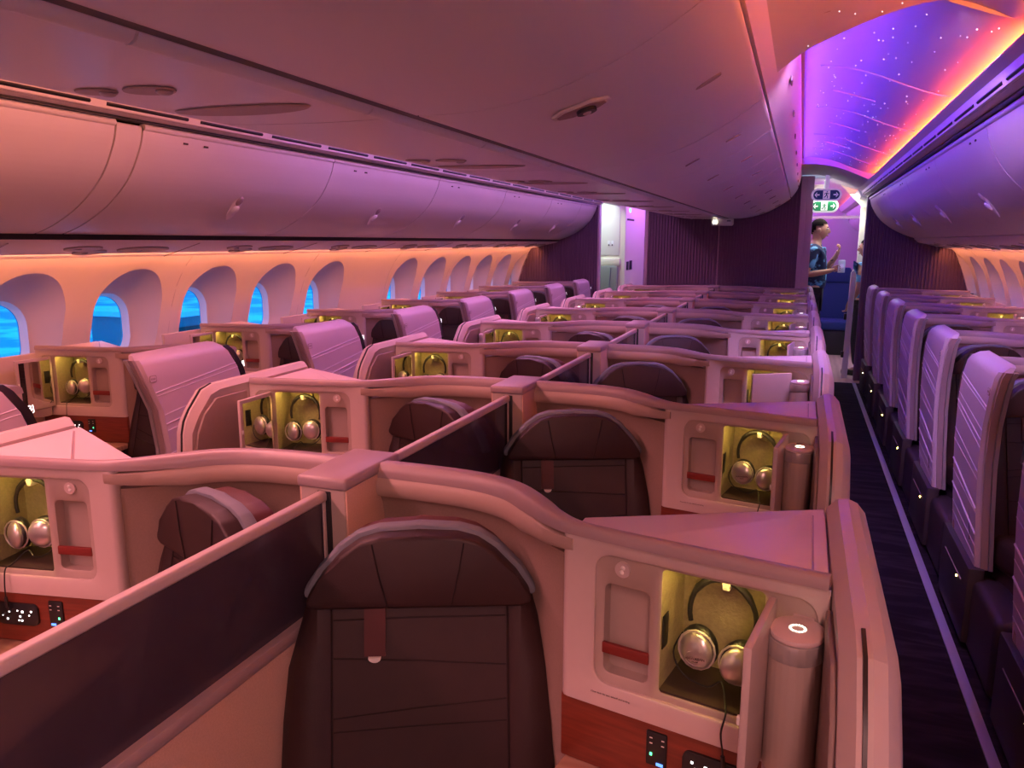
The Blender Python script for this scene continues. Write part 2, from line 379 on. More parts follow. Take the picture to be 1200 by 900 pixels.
# ------------------------------------------------------------------ overhead: outboard bins, service panels, centre bins, domes
def arc_pts(P, k=5): return [(p.x, p.y) for p in catmull(P, k)]
OB = arc_pts([(1.575, 2.085), (1.60, 2.0), (1.675, 1.875), (1.80, 1.765), (1.95, 1.685), (2.10, 1.635)])
def thick(profile, t, side=1):
    """closed polygon: the profile and its offset by t"""
    P = [Vector((a, b)) for a, b in profile]; off = []
    for i, p in enumerate(P):
        d = (P[min(i+1, len(P)-1)] - P[max(i-1, 0)]).normalized(); off.append(p + Vector((-d.y, d.x))*t*side)
    return [tuple(p) for p in P] + [tuple(p) for p in off[::-1]]
side_word = {-1: 'left', 1: 'right'}
bins_l = [(-3.1, -1.65), (-1.62, -0.25), (-0.25, 1.05), (1.05, 2.33), (2.46, 3.80), (3.80, 5.15), (5.15, 6.50), (6.50, 7.85), (7.85, 9.0), (9.0, 9.73)]
ord_w = ['first', 'second', 'third', 'fourth', 'fifth', 'sixth', 'seventh', 'eighth', 'ninth', 'tenth', 'eleventh', 'twelfth']
for s in (-1, 1):
    vis = 0
    for i, (a, b) in enumerate(bins_l):
        seen = b > 1.9 if s < 0 else b > 3.0
        lab = '%s overhead bin from the rear end wall above the %s windows' % (['first', 'second', 'third', 'fourth', 'fifth', 'sixth'][i % 6], side_word[s])
        if seen:
            vis += 1
            lab = '%s closed curved overhead bin from the camera above the %s windows' % (ord_w[vis-1], side_word[s])
        t = empty('overhead_bin', (0, a, 0), 0, lab, 'overhead bin', 'bins above the %s windows' % side_word[s])
        if s < 0: t.location.z = 0.0806; t.scale.z = 0.944
        L = b-a
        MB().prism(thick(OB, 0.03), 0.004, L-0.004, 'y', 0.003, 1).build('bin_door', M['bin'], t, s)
        MB().prism([(x+0.03, z+0.02) for x, z in OB] + [(2.5, 1.66), (2.5, 2.2), (1.7, 2.2)], 0.0, L, 'y').build('bin_body', M['base'], t, s)
        # rounded top edge of the door
        MB().tube([(1.583, 0.004, 2.085), (1.583, L-0.004, 2.085)], 0.016, 10).build('door_edge', M['bin'], t, s)
        if L > 1.0:
            lt = MB(); cx_, cz_ = 1.72, 1.825
            lt.ball((0, 0, 0), 0.010, 0.034, 0.10, 16, 10)
            q = lt.build('latch', M['bin'], t, s, fn=lambda v: (v.x+1.748+0.62*v.z*-1.0, v.y+L/2+0.05, v.z*0.78+1.80))
            k = MB().ball((0, 0, -0.03), 0.016, 0.024, 0.026, 12, 8)
            k.build('latch_button', M['white'], q, s, fn=lambda v: (v.x+1.738-0.62*v.z, v.y+L/2+0.05, v.z*0.78+1.80))
            lk = MB().ball((0, 0, 0.025), 0.016, 0.022, 0.03, 12, 8); lk.build('latch_recess', M['door_t'], q, s, fn=lambda v: (v.x+1.742-0.62*v.z, v.y+L/2+0.05, v.z*0.78+1.80))
            for yy in (0.22, 0.34): MB().box(1.581, 1.590, yy, yy+0.025, 2.040, 2.048).build('row_mark', M['print'], t, s)
    fs_ = MB().prism(thick(OB, 0.034), 2.335, 2.455, 'y', 0.003, 1).build('bin_closure_strip', M['bin'], None, s)
    if s < 0: fs_.location.z = 0.0806; fs_.scale.z = 0.944
    tag(fs_, 'narrow curved filler strip between two overhead bins on the %s' % side_word[s], 'filler strip')
    # vent rail above the bins
    vr = empty('air_vent_rail', (0, 0, -0.04 if s < 0 else 0), 0, 'long slotted air vent rail above the %s overhead bins' % side_word[s], 'vent')
    MB().prism([(1.50, 2.118), (1.545, 2.108), (1.56, 2.15), (1.49, 2.185), (1.455, 2.197), (1.45, 2.185), (1.485, 2.165)], Y0, YB, 'y').build('rail', M['bin'], vr, s)
    y = -0.6
    while y < YB-0.3:
        MB().prism([(1.490, 2.132), (1.512, 2.115), (1.519, 2.14), (1.500, 2.155)], y, y+0.40, 'y').build('vent_slot', M['black'], vr, s); y += 0.47
    MB().prism([(1.545, 2.10), (1.60, 2.10), (1.60, 2.13), (1.55, 2.13)], Y0, YB, 'y').build('shadow_gap', M['black'], vr, s)
    # panel from the vents up to the cove
    structure(MB().prism([(1.49, 2.165), (1.60, 2.15), (1.64, 2.19), (1.60, 2.20), (1.455, 2.197), (1.448, 2.187)], Y0, YB, 'y').build('trim_%d' % (4 if s < 0 else 5), M['bin'], None, s))
    # service panel under the outboard bins
    ps = empty('reading_light_row', (0, 0, 0), 0, 'sloping panel of reading lights under the %s overhead bins' % side_word[s], 'lights')
    MB().prism([(2.06, 1.64), (2.10, 1.60), (2.40, 1.535), (2.44, 1.525), (2.46, 1.55), (2.44, 1.60), (2.12, 1.67)], Y0, YB, 'y').build('panel', M['psu'], ps, s)
    MB().prism([(2.055, 1.648), (2.078, 1.611), (2.10, 1.62), (2.075, 1.655)] if s < 0 else [(2.075, 1.640), (2.095, 1.612), (2.11, 1.63), (2.085, 1.655)], Y0, YB, 'y').build('shadow_gap', M['black'], ps, s)
    for j, y in enumerate([0.55 + 1.07*k for k in range(9)]):
        for (dx, dy, rx, ry) in ((2.22, 0, 0.045, 0.10), (2.30, 0.10, 0.05, 0.09), (2.25, 0.38, 0.06, 0.16)):
            zz = 1.60 - (dx-2.10)*0.2167
            o = MB().cyl((0, 0, 0), 1, 0.01, 'z', 24).build('light_recess', M['taupe'], ps, s, fn=lambda v: (v.x*rx+dx, v.y*ry+y+dy, v.z+zz-0.2167*v.x*rx-0.002))
            MB().ball((0, 0, 0), 0.016, 0.016, 0.008, 10, 6).build('reading_spot', M['metal'], o, s, fn=lambda v: (v.x+dx, v.y+y+dy-0.03, v.z+zz-0.008))
        MB().box(2.11, 2.44, y+0.62, y+0.626, 1.5, 1.6).build('panel_seam', M['door_t'], ps, s, fn=lambda v: (v.x, v.y+0.25*(v.x-2.11), (1.60-(v.x-2.10)*0.2167) - (0.001 if v.z > 1.55 else 0.004)))
    structure(MB().prism([(2.44, 1.60), (2.44, 1.565), (2.9, 1.50), (2.9, 2.3), (1.5, 2.3), (1.6, 2.2), (2.45, 2.2)], Y0, YB+0.01, 'y').build('trim_%d' % (6 if s < 0 else 7), M['base'], None, s))

# centre bins: two rows back to back over the middle seats
CBL = arc_pts([(0.012, 1.879), (0.15, 1.877), (0.32, 1.880), (0.48, 1.889), (0.58, 1.914), (0.67, 1.98), (0.735, 2.10)])
CB = arc_pts([(0.012, 1.879), (0.17, 1.882), (0.33, 1.907), (0.48, 1.955), (0.62, 2.025), (0.735, 2.10)])
CU = arc_pts([(0.742, 2.112), (0.80, 2.19), (0.835, 2.29), (0.845, 2.36)])
bins_c = [(-3.1, -1.3), (-1.3, 0.3), (0.3, 1.62), (1.62, 2.95), (2.95, 3.75), (3.75, 4.6), (4.6, 5.5), (5.5, 6.4), (6.4, 7.3), (7.3, 8.2), (8.2, 9.0), (9.0, 9.73)]
for s in (-1, 1):
    vis = 0
    for i, (a, b) in enumerate(bins_c):
        seen = b > 0.9; lab = '%s centre ceiling bin from the rear end wall on the %s half' % (['first', 'second', 'third', 'fourth', 'fifth', 'sixth'][i % 6], side_word[s])
        if seen:
            vis += 1; lab = '%s ceiling bin from the camera on the %s half over the middle seats' % (ord_w[vis-1], side_word[s])
        t = empty('centre_bin', (0, a, 0), 0, lab, 'overhead bin', '%s half of the centre bins' % side_word[s]); L = b-a
        t.location.x = 0.05; t.scale.x = 0.935 if s > 0 else 1.07
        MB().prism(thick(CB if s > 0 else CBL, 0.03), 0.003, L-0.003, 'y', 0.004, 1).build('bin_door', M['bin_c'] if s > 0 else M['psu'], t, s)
        MB().prism(thick(CU, 0.03), 0.0, L, 'y').build('bin_fascia', M['bin_c'], t, s)
        MB().prism([(0.02, 1.90), (0.33, 1.93), (0.62, 2.05), (0.76, 2.15), (0.82, 2.30), (0.02, 2.30)], 0.0, L, 'y').build('bin_body', M['taupe'], t, s)
        if s > 0:
            if a > 2.9:                       # two slim latches on each door
                for (x, z, dy) in ((0.60, 2.006, 0.12), (0.42, 1.928, 0.22)):
                    q = MB().box(-0.03, 0.03, -0.006, 0.006, -0.003, 0.003, 0.002).build('latch', M['door_t'], t, s, fn=lambda v: (v.x+x, v.y+dy+0.25*L, v.z+z+0.50*v.x))
            else:
                o = MB().cyl((0, 0, 0), 1, 0.006, 'z', 28).build('recessed_latch', M['taupe'], t, s, fn=lambda v: (v.x*0.035+0.62, v.y*0.016+L*0.45, v.z+2.025+0.50*v.x*0.035))
            MB().box(0.815, 0.822, L*0.4, L*0.4+0.10, 2.205, 2.225, 0.003).build('fascia_latch', M['door_t'], t, s)
        else:
            def cbz(x): return next((za+(zb-za)*(x-xa)/(xb-xa) for (xa, za), (xb, zb) in zip(CBL, CBL[1:]) if xa <= x <= xb), 1.879)
            for q, (x, dy, rx, ry) in enumerate(((0.405, 0.655, 0.045, 0.030), (0.29, 0.66, 0.055, 0.035), (0.28, 0.84, 0.17, 0.050))):
                ov = MB(); ov.loft([[(kk*math.cos(R(a)), kk*math.sin(R(a)), -0.0045 + 0.003*(kk > 0.99)) for a in range(0, 360, 10)] for kk in (1.0, 0.97, 0.8, 0.6, 0.4, 0.2, 0.02)], True, False)
                o = ov.build('light_recess', M['taupe'], t, s, fn=lambda v: (v.x*rx+x, v.y*ry+L*dy+0.06*(v.x*rx), v.z+cbz(v.x*rx+x)))
                if q < 2: MB().ball((0, 0, 0), 0.016, 0.014, 0.007, 12, 6).build('reading_spot', M['metal'], o, s, fn=lambda v: (v.x+x-rx*0.6, v.y+L*dy, v.z+cbz(v.x+x-rx*0.6)-0.006))
    # groove rail: black gap and a segmented rounded edge on the left
structure(MB().box(0.036, 0.064, Y0, YB-0.01, 1.880, 1.91).build('trim_8', M['black']))
er = empty('ceiling_edge_rail', (0.05, 0, 0), 0, 'segmented rounded cream rail beside the black groove of the centre bins', 'trim rail')
y = -1.0
while y < YB-0.3:
    MB().tube([(-0.036, y+0.003, 1.884), (-0.036, min(y+0.62, YB-0.01)-0.003, 1.884)], 0.020, 12).build('rail_segment', M['bin_c'], er); y += 0.62
# the reading-light eye set in the smooth bin panel above the second suite row
t = empty('ceiling_camera', (0.385, 1.83, 1.909), 0, 'dark recessed camera eye in the smooth ceiling bin above the middle seats', 'camera')
RT = Matrix.Rotation(-R(17), 4, 'Y')
def tilt(c, a): 
    m = Matrix.Translation(c) @ Matrix.Rotation(a, 4, 'Y')
    return lambda v: m @ v
MB().prism([(-.072, -.012), (-.04, -.036), (.035, -.040), (.072, -.012), (.072, .012), (.04, .036), (-.035, .040), (-.072, .012)], -0.004, 0.004, 'z', 0.003).build('bezel', M['white'], t, fn=tilt((0, 0, 0), -R(17)))
MB().prism([(-.060, -.010), (-.034, -.028), (.03, -.032), (.060, -.010), (.060, .010), (.034, .028), (-.03, .032), (-.060, .010)], -0.006, 0.0, 'z', 0.001).build('recess', M['door_t'], t, fn=tilt((0, 0, 0), -R(17)))
MB().cyl((0, 0, -0.007), 0.024, 0.008, 'z', 24).build('lens_ring', M['black'], t, fn=tilt((0.012, 0, 0), -R(17)))
MB().ball((0, 0, -0.010), 0.011, 0.011, 0.006, 14, 8).build('lens', M['silver'], t, fn=tilt((0.012, 0, 0), -R(17)))

# aisle ceilings
DM = arc_pts([(0.80, 2.41), (0.90, 2.432), (1.02, 2.418), (1.16, 2.378), (1.30, 2.318), (1.45, 2.264), (1.62, 2.240)], 5)
HD = arc_pts([(0.745, 2.13), (0.80, 2.175), (0.87, 2.222), (0.97, 2.265), (1.08, 2.305), (1.20, 2.332), (1.30, 2.33), (1.39, 2.295), (1.47, 2.258), (1.62, 2.245)], 4)
for s in (-1, 1):
    cl = structure(empty('ceiling' if s > 0 else 'ceiling.001'))
    dm = MB().prism(DM + [(1.66, 2.24), (1.66, 2.5), (0.80, 2.5)], 2.85, 8.42, 'y').build('dome', M['dome'], cl, s)
    MB().prism(HD + [(1.66, 2.24), (1.66, 2.5), (0.745, 2.5)], 0.5, 2.85, 'y').build('dome_header', M['dome'], cl, s)
    FE = arc_pts([(0.80, 2.36), (0.95, 2.365), (1.15, 2.33), (1.32, 2.265), (1.47, 2.195)], 4)
    MB().prism(FE + [(1.62, 2.19), (1.62, 2.5), (0.80, 2.5)], 8.42, YB+0.02, 'y').build('dome_end', M['dome'], cl, s)
    MB().prism([(0.80, 2.34), (1.2, 2.37), (1.62, 2.22), (1.62, 2.5), (0.80, 2.5)], Y0, 0.5, 'y').build('rear_dome', M['dome'], cl, s)
    structure(MB().box(0.0, 0.86, Y0, YB, 2.42, 2.5).build('trim_%d' % (9 if s < 0 else 10), M['dome'], None, s))
    if s > 0:
        prof = [(x, z-0.003) for x, z in DM if 0.90 <= x <= 1.50]
        for y in (4.15, 5.35, 6.65, 7.6): MB().tube([(x, y, z) for x, z in prof], 0.0035, 5).build('ceiling_seam', M['dome'], dm, s)
        sub = [(x, z-0.003) for x, z in DM if 0.98 <= x <= 1.24]
        for y in (4.75, 5.95, 7.05): MB().tube([(x, y+0.05*math.sin((x-0.98)*9), z) for x, z in sub], 0.0045, 5).build('ceiling_clip', M['dome'], dm, s)
        st = MB()
        for k in range(130):
            y = random.uniform(2.9, 8.3); x = random.uniform(0.92, 1.45)
            z = next(za+(zb-za)*(x-xa)/(xb-xa) for (xa, za), (xb, zb) in zip(DM, DM[1:]) if xa <= x <= xb)
            bmesh.ops.create_icosphere(st.bm, subdivisions=1, radius=random.choice((0.0016, 0.0020, 0.0026)), matrix=Matrix.Translation((x, y, z-0.001)))
        for k in range(26):
            y = random.uniform(1.6, 2.8); x = random.uniform(0.85, 1.4)
            z = next(za+(zb-za)*(x-xa)/(xb-xa) for (xa, za), (xb, zb) in zip(HD, HD[1:]) if xa <= x <= xb)
            bmesh.ops.create_icosphere(st.bm, subdivisions=1, radius=0.002, matrix=Matrix.Translation((x, y, z-0.001)))
        tag(st.build('star_light', M['e_star'], cl), kind='stuff')
        MB().tube([(0.93+0.05*math.cos(a), 2.35+0.16*math.sin(a), 2.262+0.0) for a in [R(t) for t in range(95, 275, 15)]], 0.004, 5).build('ceiling_clip', M['taupe'], cl, s, fn=lambda v: (v.x, v.y, v.z+(v.x-0.97)*0.35+0.003))
# end wall behind the camera
structure(MB().box(-2.9, 2.9, Y0-0.05, Y0, -0.05, 2.5).build('wall_back', M['bin']))
# ------------------------------------------------------------------ bulkheads with vertical ribbing
def bulkhead(name, x0, x1, z1, label_kids=True):
    b = structure(empty(name))
    MB().box(x0, x1, YB, YB+0.05, 0, z1).build('bulkhead_panel', M['bulk'], b)
    rb = MB(); x = x0+0.02
    while x < x1-0.02:
        rb.prism([(x-0.010, YB+0.001), (x-0.006, YB-0.016), (x+0.006, YB-0.016), (x+0.010, YB+0.001)], 0.01, z1-0.005, 'z'); x += 0.036
    tag(rb.build('bulkhead_ribs', M['bulk'], b), kind='stuff')
    return b
bl = bulkhead('wall_front_left', -2.66, -1.56, 2.2)
bc = bulkhead('wall_front', -0.915, 0.845, 2.35)
br = bulkhead('wall_front_right', 1.585, 2.70, 2.2)
MB().box(-0.955, -0.915, YB-0.02, YB+0.08, 0, 2.3, 0.006).build('edge_post', M['bulk_t'], bc)
MB().box(0.845, 0.905, YB-0.03, YB+0.06, 0, 2.35, 0.006).build('edge_post', M['bulk_t'], bc)
MB().box(0.905, 0.985, YB-0.02, YB+0.18, 0, 2.35, 0.006).build('edge_post', M['bulk_t'], bc)
MB().box(-0.072, -0.052, YB-0.016, YB, 0.0, 1.95, 0.003).build('joint_strip', M['bulk_t'], bc)
MB().box(1.555, 1.585, YB-0.02, YB+0.08, 0, 2.2, 0.006).build('edge_post', M['bulk'], br)
MB().box(-1.56, -1.535, YB-0.02, YB+0.08, 0, 2.2, 0.006).build('edge_post', M['bulk_t'], bl)
MB().prism([(2.47, 1.52), (2.56, 1.30), (2.64, 1.05), (2.72, 1.05), (2.72, 1.54)], YB-0.05, YB, 'y').build('wall_edge_trim', M['wall'], br)
MB().prism([(-2.47, 1.52), (-2.56, 1.30), (-2.64, 1.05), (-2.72, 1.05), (-2.72, 1.54)], YB-0.05, YB, 'y').build('wall_edge_trim', M['wall'], bl)

t = empty('emergency_light', (-0.02, YB-0.045, 1.845), 0, 'white emergency light box with two lit bulbs on top of the ribbed bulkhead', 'light')
MB().box(-0.13, 0.13, -0.035, 0.035, -0.05, 0.05, 0.022, 3).build('housing', M['white'], t)
for x in (-0.098, -0.068): MB().ball((x, -0.036, -0.005), 0.013, 0.010, 0.026).build('bulb', M['e_bulb'], t)
MB().box(-0.105, -0.06, -0.03, 0.02, 0.05, 0.075, 0.006).build('top_lens', M['e_bulb'], t)
MB().box(0.055, 0.10, -0.037, -0.03, 0.0, 0.014, 0.002).build('maker_mark', M['grey'], t)

# ------------------------------------------------------------------ exit signs over the right aisle
def exit_sign(loc, width, height, frame_m, field_m, mark_m, label, hang):
    t = empty('exit_sign', loc, 0, label, 'sign')
    def pill(w_, h_): return rrect(-w_/2, w_/2, -h_/2, h_/2, h_/2*0.98, 8)
    MB().prism(pill(width, height), -0.02, 0.02, 'y', 0.005).build('sign_body', frame_m, t)
    MB().prism(pill(width*0.86, height*0.74), -0.024, -0.018, 'y').build('sign_field', field_m, t)
    mk = MB(); W = width; Hh = height
    for sg in (-1, 1):
        a = sg*W*0.30
        mk = MB(); mk.prism([(a-sg*W*0.075, -Hh*0.05), (a-sg*W*0.075, Hh*0.05), (a+sg*W*0.03, Hh*0.05), (a+sg*W*0.03, -Hh*0.05)], -0.027, -0.024, 'y')
        mk.prism([(a+sg*W*0.09, 0), (a+sg*W*0.01, Hh*0.22), (a+sg*W*0.01, Hh*0.11), (a+sg*W*0.055, 0), (a+sg*W*0.01, -Hh*0.11), (a+sg*W*0.01, -Hh*0.22)], -0.0268, -0.024, 'y')
        mk.build('direction_arrow', mark_m, t)
    MB().box(-0.02, 0.02, -0.012, 0.012, Hh*0.4, hang, 0.003).build('hanger', frame_m, t)
    MB().box(-W*0.115, W*0.115, -0.026, -0.023, -Hh*0.34, Hh*0.34, 0).build('door_field', mark_m, t)
    rm = MB(); k = Hh*0.30; yy = -0.028
    def limb(pts, wd):
        for (a, b), (c, d) in zip(pts, pts[1:]):
            v = Vector((c-a, d-b)).normalized(); nx, nz = -v.y*wd, v.x*wd
            rm.prism([(a*k+nx*k, b*k+nz*k), (c*k+nx*k, d*k+nz*k), (c*k-nx*k, d*k-nz*k), (a*k-nx*k, b*k-nz*k)], yy, yy+0.003, 'y')
    limb([(0.05, 0.55), (-0.02, -0.05)], 0.16); limb([(-0.02, -0.05), (0.30, -0.40), (0.20, -0.95)], 0.11); limb([(-0.02, -0.05), (-0.25, -0.45), (-0.65, -0.75)], 0.11)
    limb([(0.05, 0.45), (0.40, 0.20), (0.65, 0.40)], 0.08); limb([(0.05, 0.45), (-0.40, 0.40), (-0.55, 0.05)], 0.08)
    rm.prism([(0.12*k+0.17*k*math.cos(R(a)), 0.80*k+0.17*k*math.sin(R(a))) for a in range(0, 360, 36)], yy, yy+0.003, 'y')
    rm.build('running_figure', field_m, t)
    return t
exit_sign((1.115, 9.55, 2.125), 0.32, 0.135, M['lilac'], M['navy'], M['lilac'], 'navy pill-shaped exit sign with running figure and two arrows over the right aisle', 0.22)
exit_sign((1.115, 10.25, 2.03), 0.32, 0.15, M['signw'], M['green'], M['signw'], 'green exit sign with white arrows hanging just behind the navy one', 0.31)

# ------------------------------------------------------------------ galley and cabin beyond the bulkheads
lav = empty('lavatory_unit', (-2.02, 11.5, 0), 0, 'white lit lavatory block seen through the left aisle opening', 'lavatory')
MB().box(-0.6, 0.585, -0.65, 0.75, 0, 2.3, 0.02).build('body', M['cream'], lav)
MB().box(0.20, 0.505, -0.665, -0.645, 1.42, 2.10, 0.012).build('upper_panel', M['white'], lav)
MB().box(0.17, 0.52, -0.70, -0.64, 1.27, 1.385, 0.025).build('jump_seat_headrest', M['cream'], lav)
o = MB().box(0.195, 0.50, -0.74, -0.66, 0.55, 1.275, 0.035).build('jump_seat', M['jump'], lav)
MB().tube([(0.40, -0.745, 1.25), (0.38, -0.75, 0.9), (0.37, -0.745, 0.6)], 0.01, 6).build('harness', M['grey'], o)
for x in (0.335, 0.385):
    MB().box(x, x+0.035, -0.672, -0.662, 1.555, 1.62, 0.003).build('switch_plate', M['paper'], lav); MB().box(x+0.006, x+0.024, -0.675, -0.67, 1.555, 1.572, 0.002).build('switch', M['print'], lav)
MB().ball((0.588, -0.40, 2.05), 0.01, 0.035, 0.03).build('green_light', M['e_green'], lav)
MB().box(0.583, 0.592, -0.58, -0.12, 1.905, 1.93).build('nameplate', M['print'], lav)
MB().box(0.584, 0.594, -0.56, -0.43, 1.21, 1.33, 0.003).build('placard', M['black'], lav); MB().box(0.584, 0.594, -0.36, -0.20, 1.21, 1.34, 0.003).build('placard', M['black'], lav)
gal = empty('galley_partition', (1.60, 10.55, 0), 0, 'cream galley column behind the right bulkhead beside the two crew', 'partition')
MB().box(-0.055, 0.12, 0.0, 0.1, 1.25, 2.4, 0.01).build('column', M['cream'], gal)
MB().prism([(-0.30, 2.28), (-0.05, 2.02), (0.10, 2.02), (0.10, 2.4), (-0.30, 2.4)], -0.12, -0.06, 'y').build('gusset', M['cream'], gal)
MB().prism([(-0.62, 2.16), (-0.50, 2.16), (-0.47, 2.3), (-0.62, 2.3)], -0.12, -0.06, 'y').build('gusset', M['cream'], gal)
MB().box(-0.62, 0.06, 0.55, 0.59, 1.905, 1.94).build('curtain_track', M['bulk_t'], gal)
ct = empty('galley_cart', (1.475, 9.90, 0), 0, 'narrow white cart end standing by the right bulkhead edge', 'cart')
MB().prism([(-0.045, 0), (0.02, 0), (0.035, 1.23), (0.005, 1.29), (-0.025, 1.25)], -0.03, 0.03, 'y', 0.008).build('cart_end', M['white'], ct)
for z in (0.25, 0.7): MB().box(-0.065, -0.035, -0.032, 0.03, z, z+0.07, 0.004).build('latch', M['black'], ct)
bw = structure(MB().box(-2.7, 2.7, 14.95, 15.0, 0, 2.5).build('wall_rear_cabin', M['door']))
cb = structure(empty('ceiling_rear_cabin'))
for s in (-1, 1):
    MB().prism([(0.4, 2.30), (0.9, 2.34), (1.2, 2.33), (1.47, 2.22), (1.62, 2.19), (1.62, 2.5), (0.4, 2.5)], 9.9, 15, 'y').build('dome', M['dome'], cb, s)
    strip('cove_light', (s*1.53, 12.6, 2.195), 0.03, 4.6, (-s*0.6, 0, 0.8), RED, 45)
    strip('cove_light', (s*0.62, 12.6, 2.28), 0.03, 4.6, (s*0.9, 0, -0.25), VIOLET, 38)
    for k in range(4):
        t = empty('cabin_bin', (0, 11.2+0.9*k, 0), 0, '%s purple overhead bin of the cabin beyond on the %s side' % (ord_w[k], side_word[s]), 'overhead bin', 'bins of the cabin beyond, %s' % side_word[s])
        MB().prism(OB + [(2.5, 1.6), (2.5, 2.2), (1.6, 2.2)], 0.005, 0.895, 'y').build('bin_door', M['bin'], t, s)
        MB().box(1.6, 1.605, 0.3, 0.5, 1.96, 1.985).build('latch', M['door_t'], t, s)
    structure(MB().box(2.50, 2.56, 12.25, 15, 0, 1.62).build('trim_%d' % (11 if s < 0 else 12), M['wall'], None, s))
    structure(MB().prism([(1.455, 2.197), (1.5, 2.12), (1.56, 2.1), (1.62, 2.19)], 9.9, 15, 'y').build('trim_%d' % (13 if s < 0 else 14), M['bin'], None, s))
structure(MB().box(-0.5, 0.5, 9.9, 15, 2.2, 2.5).build('trim_15', M['dome']))
def economy_seat(x, y, label):
    t = empty('coach_chair', (x, y, 0), 0, label, 'seat', 'navy seats of the cabin beyond')
    MB().box(-0.22, 0.22, 0.0, 0.12, 0.45, 1.20, 0.05, 3).build('backrest', M['blue'], t)
    MB().box(-0.17, 0.17, -0.03, 0.04, 1.02, 1.24, 0.03, 3).build('headrest', M['blue'], t)
    MB().box(-0.22, 0.22, -0.45, 0.05, 0.36, 0.50, 0.04, 3).build('cushion', M['blue'], t)
    MB().box(-0.18, 0.18, -0.40, 0.05, 0.0, 0.36, 0.02).build('seat_frame', M['black'], t)
for i, (x, y) in enumerate(((1.42, 12.3), (0.85, 12.9), (1.9, 12.9), (-0.9, 12.9), (-1.35, 12.9), (0.35, 12.9))):
    economy_seat(x, y, ['navy high-backed seat framed between the standing attendant and the cart', 'navy seat behind the standing attendant in the cabin beyond', 'navy window-side seat beyond the right bulkhead',
                        'navy seat glimpsed past the lavatory in the left opening', 'navy aisle seat just right of the lavatory side wall', 'navy middle seat hidden behind the centre bulkhead'][i])
d = bpy.data.lights.new('galley_light', 'AREA'); d.shape = 'RECTANGLE'; d.size = 0.6; d.size_y = 0.3; d.energy = 17; d.color = (0.92, 1.0, 0.74)
o = bpy.data.objects.new('galley_light', d); C.objects.link(o); o.location = (-1.62, 10.25, 2.29)
d = bpy.data.lights.new('galley_light', 'AREA'); d.shape = 'RECTANGLE'; d.size = 0.5; d.size_y = 0.3; d.energy = 12; d.color = (1.0, 0.95, 0.85)
o = bpy.data.objects.new('galley_light', d); C.objects.link(o); o.location = (1.25, 10.3, 2.17)

# ------------------------------------------------------------------ outside: snowy apron
structure(MB().box(-220, -4, -160, 220, -4.2, -4.0).build('ground', blotch_mat('snowy_apron', (0.35, 0.42, 0.50), (0.80, 0.86, 0.92), 0.22, 0.46, 0.56)))
structure(MB().box(4, 220, -160, 220, -4.2, -4.0).build('ground.001', bpy.data.materials['snowy_apron']))
for i, (x, y, l, wd, h) in enumerate(((-70, 40, 60, 14, 5), (-60, 95, 30, 20, 7), (-48, 20, 3, 7, 2.4), (-30, 30, 2.4, 5, 2.0), (-26, 17, 2.2, 4, 1.7))):
    tm = [M['white'], M['grey']][i > 2]
    t = empty('terminal_building' if i < 2 else 'service_vehicle', (x, y, -4.0), 0,
              ['long low terminal building seen through the left windows', 'taller hangar far out beyond the left windows', 'far service truck parked on the apron', 'middle service truck parked on the apron', 'nearest service truck parked on the apron'][i], 'building' if i < 2 else 'truck')
    MB().box(-wd/2, wd/2, -l/2, l/2, 0.0 if i < 2 else 0.4, h, 0.1).build('body', tm, t)
    MB().box(wd/2, wd/2+0.1, -l/2+0.4, l/2-0.4, h*0.5, h*0.75).build('window_band', M['black'], t)
    MB().box(-wd/2-0.3, wd/2+0.3, -l/2-0.3, l/2+0.3, h, h+0.25).build('roof', M['white'], t)
    if i >= 2:
        for yy in (-l/2*0.6, l/2*0.6): MB().cyl((wd/2-0.5, yy, 0.4), 0.4, 0.3, 'x').build('wheel', M['black'], t)
